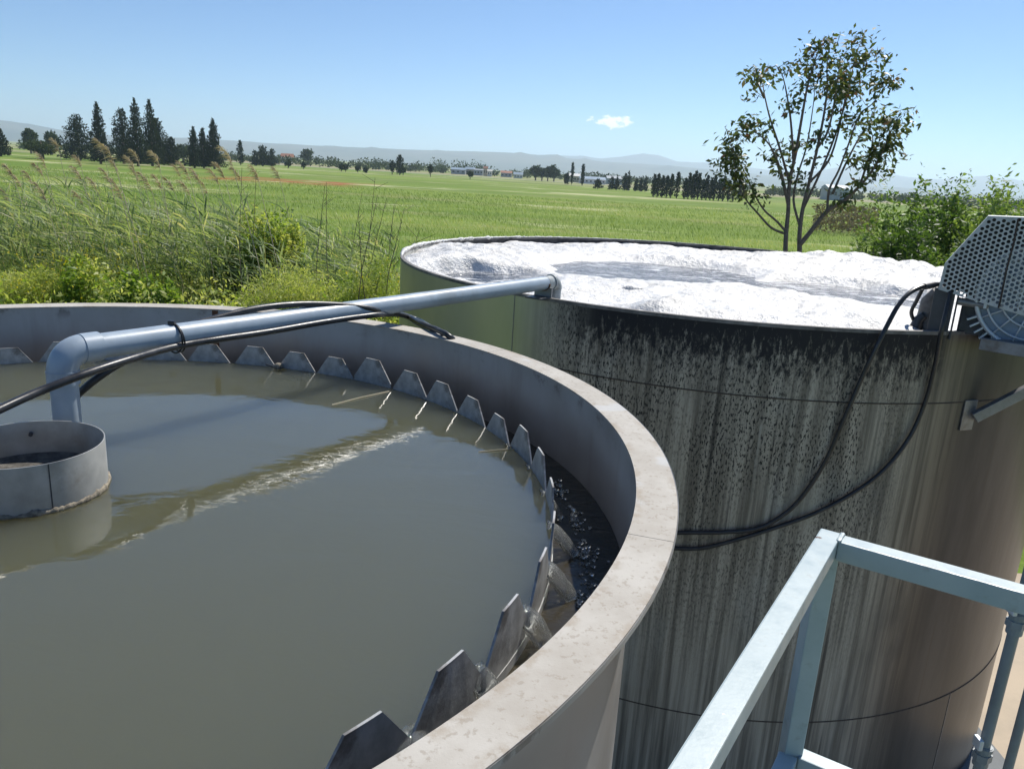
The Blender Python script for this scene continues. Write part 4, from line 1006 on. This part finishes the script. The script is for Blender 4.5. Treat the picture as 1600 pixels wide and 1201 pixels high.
# ------------------------------------------------------------------ far trees
def far_tree(kind, x, ytop, ybase, w_px, label, group, D=None, tint=.5):
    """x, ybase: foot in the photo; distance follows from the level ground"""
    if D is None:
        d = ray(x, ybase); y_ = EYE / -d.z * d.y; D = min(max(y_, 60), 1400)
    d = ray(x, ytop); s = D / d.y; X, Y = d.x*s, D; H = max(EYE + d.z*s, 2.5); Wd = w_px / F_PX * D * 1.03
    o = thing({'cypress': 'cypress_tree', 'round': 'leafy_tree', 'pine': 'dark_conifer'}[kind], (X, Y, 0), label, 'tree', group)
    mk('trunk', tube([(X, Y, -.2), (X + .1, Y, H*.45), (X, Y, H*.8)], [Wd*.05 + .12, Wd*.04 + .08, .05], 6), MBARK, o)
    fsz = max(2.3 / F_PX * D, .35)
    n = int(min(3600, max(260, (H * Wd) / (fsz * fsz) * 9)))
    if kind == 'cypress':
        slim = w_px < 12; t = rng.random(n) ** .8 if slim else 1 - (1 - rng.random(n)) ** .58; a_ = rng.uniform(0, 2*np.pi, n)
        lump = 1 + .28*np.sin(a_*3 + t*9 + X) + .18*np.sin(t*31 + a_*2)
        prof_ = np.sin(np.pi*np.clip(t*.80 + .17, 0, 1)) ** .8 if slim else np.clip(1.02 - t, 0, 1) ** .72 * 1.12
        rr = Wd/2 * prof_ * lump * np.sqrt(rng.random(n)); rr *= np.where(t > .9, .75, 1)
        P = np.c_[X + rr*np.cos(a_), Y + rr*np.sin(a_), H*(.03 + .96*t)]; V, Q = leaves(P, fsz*1.5, .45, 1.6)
        mknp('crown', V, Q, ML_CYP, o, np.repeat(rng.random(n), 4))
    elif kind == 'pine':
        t = 1 - (1 - rng.random(n)) ** .62; a_ = rng.uniform(0, 2*np.pi, n)
        lump = 1 + .34*np.sin(a_*3 + t*11 + X) + .30*np.sin(t*23 + a_*2 + X) + .15*np.sin(t*57)
        rr = Wd/2 * np.clip(1.03 - t, 0, 1) ** .55 * 1.05 * lump * np.sqrt(rng.random(n))
        P = np.c_[X + rr*np.cos(a_), Y + rr*np.sin(a_), H*(.02 + .96*t)]; V, Q = leaves(P, fsz*1.6, .45, .9)
        mknp('crown', V, Q, ML_CYP, o, np.repeat(rng.random(n), 4))
    else:
        Ps = []; ts = []
        for k in range(11):
            q = rng.normal(size=3); q /= np.linalg.norm(q); c_ = np.array([X, Y, H*.60]) + q*np.array([Wd*.27, Wd*.27, H*.2])
            m_ = n//11 + 1; Ps.append(c_ + unit(rng.normal(size=(m_, 3))) * (rng.random((m_, 1))**.4) * np.array([Wd*.24, Wd*.24, H*.19])); ts.append(np.full(m_, tint + rng.normal(0, .2)))
        P = np.concatenate(Ps); P[:, 2] = np.clip(P[:, 2], .1, H); V, Q = leaves(P, fsz*1.6, .55, .3); mknp('crown', V, Q, ML_FAR, o, np.repeat(np.clip(np.concatenate(ts) + rng.normal(0, .15, len(P)), 0, 1), 4))
    return o
GL = 'dark trees at the edge of the meadow'
DL = 270
for kind, x, yt, w, lab in (('pine', 118, 178, 48, 'wide dark conifer at the open end of the tall dark grove'), ('cypress', 150, 158, 26, 'needle thin pointed cypress against the wide dark conifer'),
        ('pine', 188, 168, 36, 'ragged dark conifer with a loose tip in the tall grove'), ('cypress', 209, 153, 28, 'tall dark cypress forming one of the twin highest tips'), ('cypress', 232, 155, 30, 'tall broad based cypress, the twin of the highest tip'),
        ('pine', 243, 184, 34, 'dark conifer with a stepped outline next to the twin tips'), ('pine', 266, 214, 28, 'short dark conifer beside the twin tipped cypresses'), ('round', 62, 212, 60, 'rounded brownish dark bush standing alone before the grove'),
        ('cypress', 301, 198, 20, 'shorter cypress at one end of a trio'), ('cypress', 316, 200, 20, 'middle cypress of a trio standing apart'), ('cypress', 332, 185, 24, 'tallest cypress of a trio standing apart'), ('cypress', -4, 196, 26, 'dark cypress standing beyond the brownish bush')):
    far_tree(kind, x, yt, 0, w, lab, None, DL + rng.uniform(-22, 22))
for x, yt, w, lab in ((285, 222, 26, 'low dark tree between the grove and the trio'), (45, 200, 22, 'small grey green tree behind the brownish bush'), (78, 204, 24, 'pale small tree behind the brownish bush')):
    far_tree('round', x, yt, 0, w, lab, None, 380)
far_tree('cypress', 375, 222, 0, 9, 'lone thin cypress past the trio', None, 420)
far_tree('pine', 410, 228, 0, 20, 'dark conifer in a small clump across the meadow', None, 430); far_tree('pine', 424, 233, 0, 14, 'lower dark conifer in a small clump across the meadow', None, 430); far_tree('pine', 398, 236, 0, 12, 'smallest dark conifer in a small clump across the meadow', None, 430)
far_tree('round', 481, 233, 0, 21, 'large round headed tree rising above the distant hedge', None, 620, .3)
far_tree('cypress', 625, 244, 0, 11, 'lone dark cypress standing out in the meadow', None, 400); far_tree('round', 613, 250, 0, 8, 'small dark tree touching the lone cypress', None, 400, .1)
for x, yt, w in ((533, 256, 5), (540, 257, 4), (559, 258, 7), (571, 261, 5), (673, 256, 5), (735, 266, 7), (630, 262, 6), (474, 253, 5), (450, 249, 9)):
    far_tree('round', x, yt, 0, w, 'small dark bush dotted at the far edge of the meadow', 'bushes at the meadow edge', 400, .1)
for x, yt, w, lab in ((838, 258, 20, 'dense dark leafy tree at one end of a clump of four'), (848, 259, 16, 'narrow dark leafy tree inside a clump of four'), (857, 260, 16, 'dark leafy tree inside a clump of four'), (867, 257.5, 20, 'tallest rounded dark leafy tree of a clump of four')):
    far_tree('round', x, yt, 0, w, lab, None, 520, .05)
for x, yt, w in ((895.5, 256, 3), (887, 272, 3), (884, 274, 3), (911.5, 258, 4), (912, 262, 3)):
    far_tree('cypress', x, yt, 0, w, 'thin dark cypress standing before the far sheds', 'thin cypresses before the sheds', 420)
for x, yt, w in ((935, 280, 12), (957, 276, 7), (965, 276, 6), (978, 272, 9), (984, 268, 5), (995, 279, 7), (1002, 278, 6), (1010, 276, 7)):
    far_tree('pine', x, yt, 0, w, 'short dark conifer in a gappy line before the sheds', 'gappy line of conifers', 340)
for x, yt, w in zip((1024, 1030, 1037, 1044, 1051, 1061, 1072, 1079, 1085, 1089, 1094, 1100, 1107, 1113, 1119, 1126, 1133, 1141, 1149, 1158), (274, 273, 276, 276, 274, 271, 280, 272, 274, 269, 272, 282, 276, 279, 275, 281, 278, 284, 282, 286), [8] * 20):
    far_tree('cypress', x, yt, 0, w, 'short dark cypress in a close planted row', 'close planted cypress row', 250)
# hedges and far belt: a mass nobody could count
Ps = []; ts = []
for seg in ((40, 330, 255, 232, 8, 560), (340, 470, 262, 240, 7, 620), (470, 660, 266, 246, 8, 640), (640, 830, 274, 255, 7, 700), (660, 760, 270, 253, 10, 760), (820, 1030, 285, 268, 6, 760), (920, 960, 284, 270, 9, 600), (1000, 1180, 300, 274, 7, 700), (1200, 1420, 315, 292, 7, 500), (1400, 1700, 330, 302, 8, 520)):
    x0, x1, yb, yt, hpx, D = seg
    for k in range(int((x1 - x0) / 3.2)):
        x = rng.uniform(x0, x1); DD = D * rng.uniform(.9, 1.12); d = ray(x, 300); s = DD / d.y; X = d.x*s
        h = hpx / F_PX * DD * rng.uniform(.8, 2.0); w = h * rng.uniform(.5, .95); m_ = 44
        P = np.array([X, DD, h*.52]) + unit(rng.normal(size=(m_, 3))) * (rng.random((m_, 1))**.35) * np.array([w, w, h*.5]); Ps.append(P); ts.append(np.full(m_, rng.uniform(.1, .9)))
P = np.concatenate(Ps); V, Q = leaves(P, 1.9, .6, .3)
tag(mknp('distant_trees', V, Q, ML_FAR, None, np.repeat(np.clip(np.concatenate(ts) + rng.normal(0, .12, len(P)), 0, 1), 4)), 'hazy belt of trees and hedges along the far side of the plain', 'trees', kind='stuff')
# dry brown scrub seen through the slender tree
n = 2200; P = np.array([at(rng.uniform(1275, 1375), 318 + rng.uniform(0, 1), rng.uniform(95, 120)) for _ in range(n)]); P[:, 2] = rng.uniform(.1, 3.2, n)
V, Q = leaves(P, .55, .4, .6); tag(mknp('dry_scrub', V, Q, ML_DRY, None, np.repeat(rng.random(n), 4)), 'dry brown scrub behind the slender tree', 'scrub', kind='stuff')

# ------------------------------------------------------------------ far buildings
MBW = simple('white_render', (.62, .60, .56), .8, 0, .08, .4, 0); MBG = simple('grey_sheet', (.30, .33, .36), .6, 0, .1, .4, 0); MBB = simple('blue_roof', (.20, .27, .34), .5, 0, .1, .4, 0)
MBT = simple('tan_wall', (.42, .36, .27), .8, 0, .1, .4, 0); MBR = simple('tile_roof', (.30, .13, .08), .8, 0, .2, .5, 0); MWIN = simple('window_glass', (.03, .035, .045), .15, 0, .1, 1, 0)
def building(x0, x1, ytop, hpx, D, wall, roof, label, gable=.25, wins=0):
    a_, b_ = ray(x0, ytop), ray(x1, ytop); a_ = a_ * (D / a_.y); b_ = b_ * (D / b_.y); cx = (a_.x + b_.x) / 2; w = abs(b_.x - a_.x)
    H = max(EYE + ray((x0+x1)/2, ytop).z * (D / ray((x0+x1)/2, ytop).y), 3.5); dp = min(w, 18); eh = H * (1 - gable)
    o = thing('building', (cx, D, 0), label, 'building')
    mk('wall', box((cx, D, eh/2 - .1), (w, dp, eh + .2)), wall, o)
    V = [(cx - w/2 - .3, D - dp/2 - .3, eh), (cx + w/2 + .3, D - dp/2 - .3, eh), (cx + w/2 + .3, D + dp/2 + .3, eh), (cx - w/2 - .3, D + dp/2 + .3, eh), (cx - w/2 - .3, D, H), (cx + w/2 + .3, D, H)]
    mk('roof', (V, [(0, 1, 5, 4), (2, 3, 4, 5), (0, 4, 3), (1, 2, 5), (3, 2, 1, 0)]), roof, o)
    for k in range(wins):
        xx_ = cx - w/2 + w*(k + .5)/wins; mk('window', box((xx_, D - dp/2 - .03, eh*.55), (w/wins*.45, .12, eh*.3)), MWIN, o)
building(706, 728, 262, 9, 640, MBG, MBB, 'low grey shed with a bluish roof among the far trees', .3, 3)
building(728, 742, 261, 10, 650, MBT, MBB, 'pale hall with a light blue ridge roof among the far trees', .3, 3)
building(741, 755, 264, 8, 640, MBG, MBG, 'grey flat hall adjoining the cream house', .15, 3)
building(756, 762, 260, 12, 620, MBT, MBR, 'narrow tan tower house among the far buildings', .2, 2)
building(762, 769, 265, 8, 610, MBW, MBW, 'small cream house bright in the sun beside the tan tower house', .2, 2)
building(783, 800, 267, 8, 640, MBG, MBR, 'brown roofed shed beyond the cream house', .35, 3)
building(803, 817, 269, 6, 600, MBW, MBB, 'long low white shed with a blue grey roof', .4, 3)
building(886, 906, 271, 6, 560, MBT, MBW, 'low hall with a bright white roof edge behind the thin cypresses', .3, 4)
building(906, 945, 276, 6, 520, MBW, MBB, 'long white shed with a blue roof stripe', .35, 6)
building(948, 972, 275, 6, 560, MBG, MBG, 'grey shed half hidden by the gappy conifers', .3, 4)
building(1290, 1322, 289, 8, 420, MBG, MBB, 'blue grey shed glimpsed through the branches of the slender tree', .2, 4)
building(440, 458, 240, 8, 700, MBW, MBR, 'small pale house before the large round headed tree', .35, 2)
# road edge: pale strip along the far side of the meadow
tag(mk('road', ([(-330, 560, .03), (560, 420, .03), (566, 428, .03), (-330, 572, .03)], [(0, 1, 2, 3)]), simple('pale_road', (.42, .40, .36), .9, 0, .1, .05, 0)), kind='structure')

# ------------------------------------------------------------------ air
def haze():
    m_ = bpy.data.materials.new('haze_air'); m_.use_nodes = True; t = m_.node_tree; t.nodes.clear()
    o = t.nodes.new('ShaderNodeOutputMaterial'); v = t.nodes.new('ShaderNodeVolumePrincipled'); v.inputs['Color'].default_value = (.70, .86, 1, 1)
    v.inputs['Density'].default_value = HAZE; v.inputs['Anisotropy'].default_value = .35; t.links.new(v.outputs[0], o.inputs['Volume'])
    h = mk('haze', box((0, 7500, 174), (29000, 17200, 350)), m_); h.display_type = 'WIRE'; tag(h, 'thin pale haze in the air over the plain', 'haze', kind='stuff')
HAZE = 1.4e-4
haze()
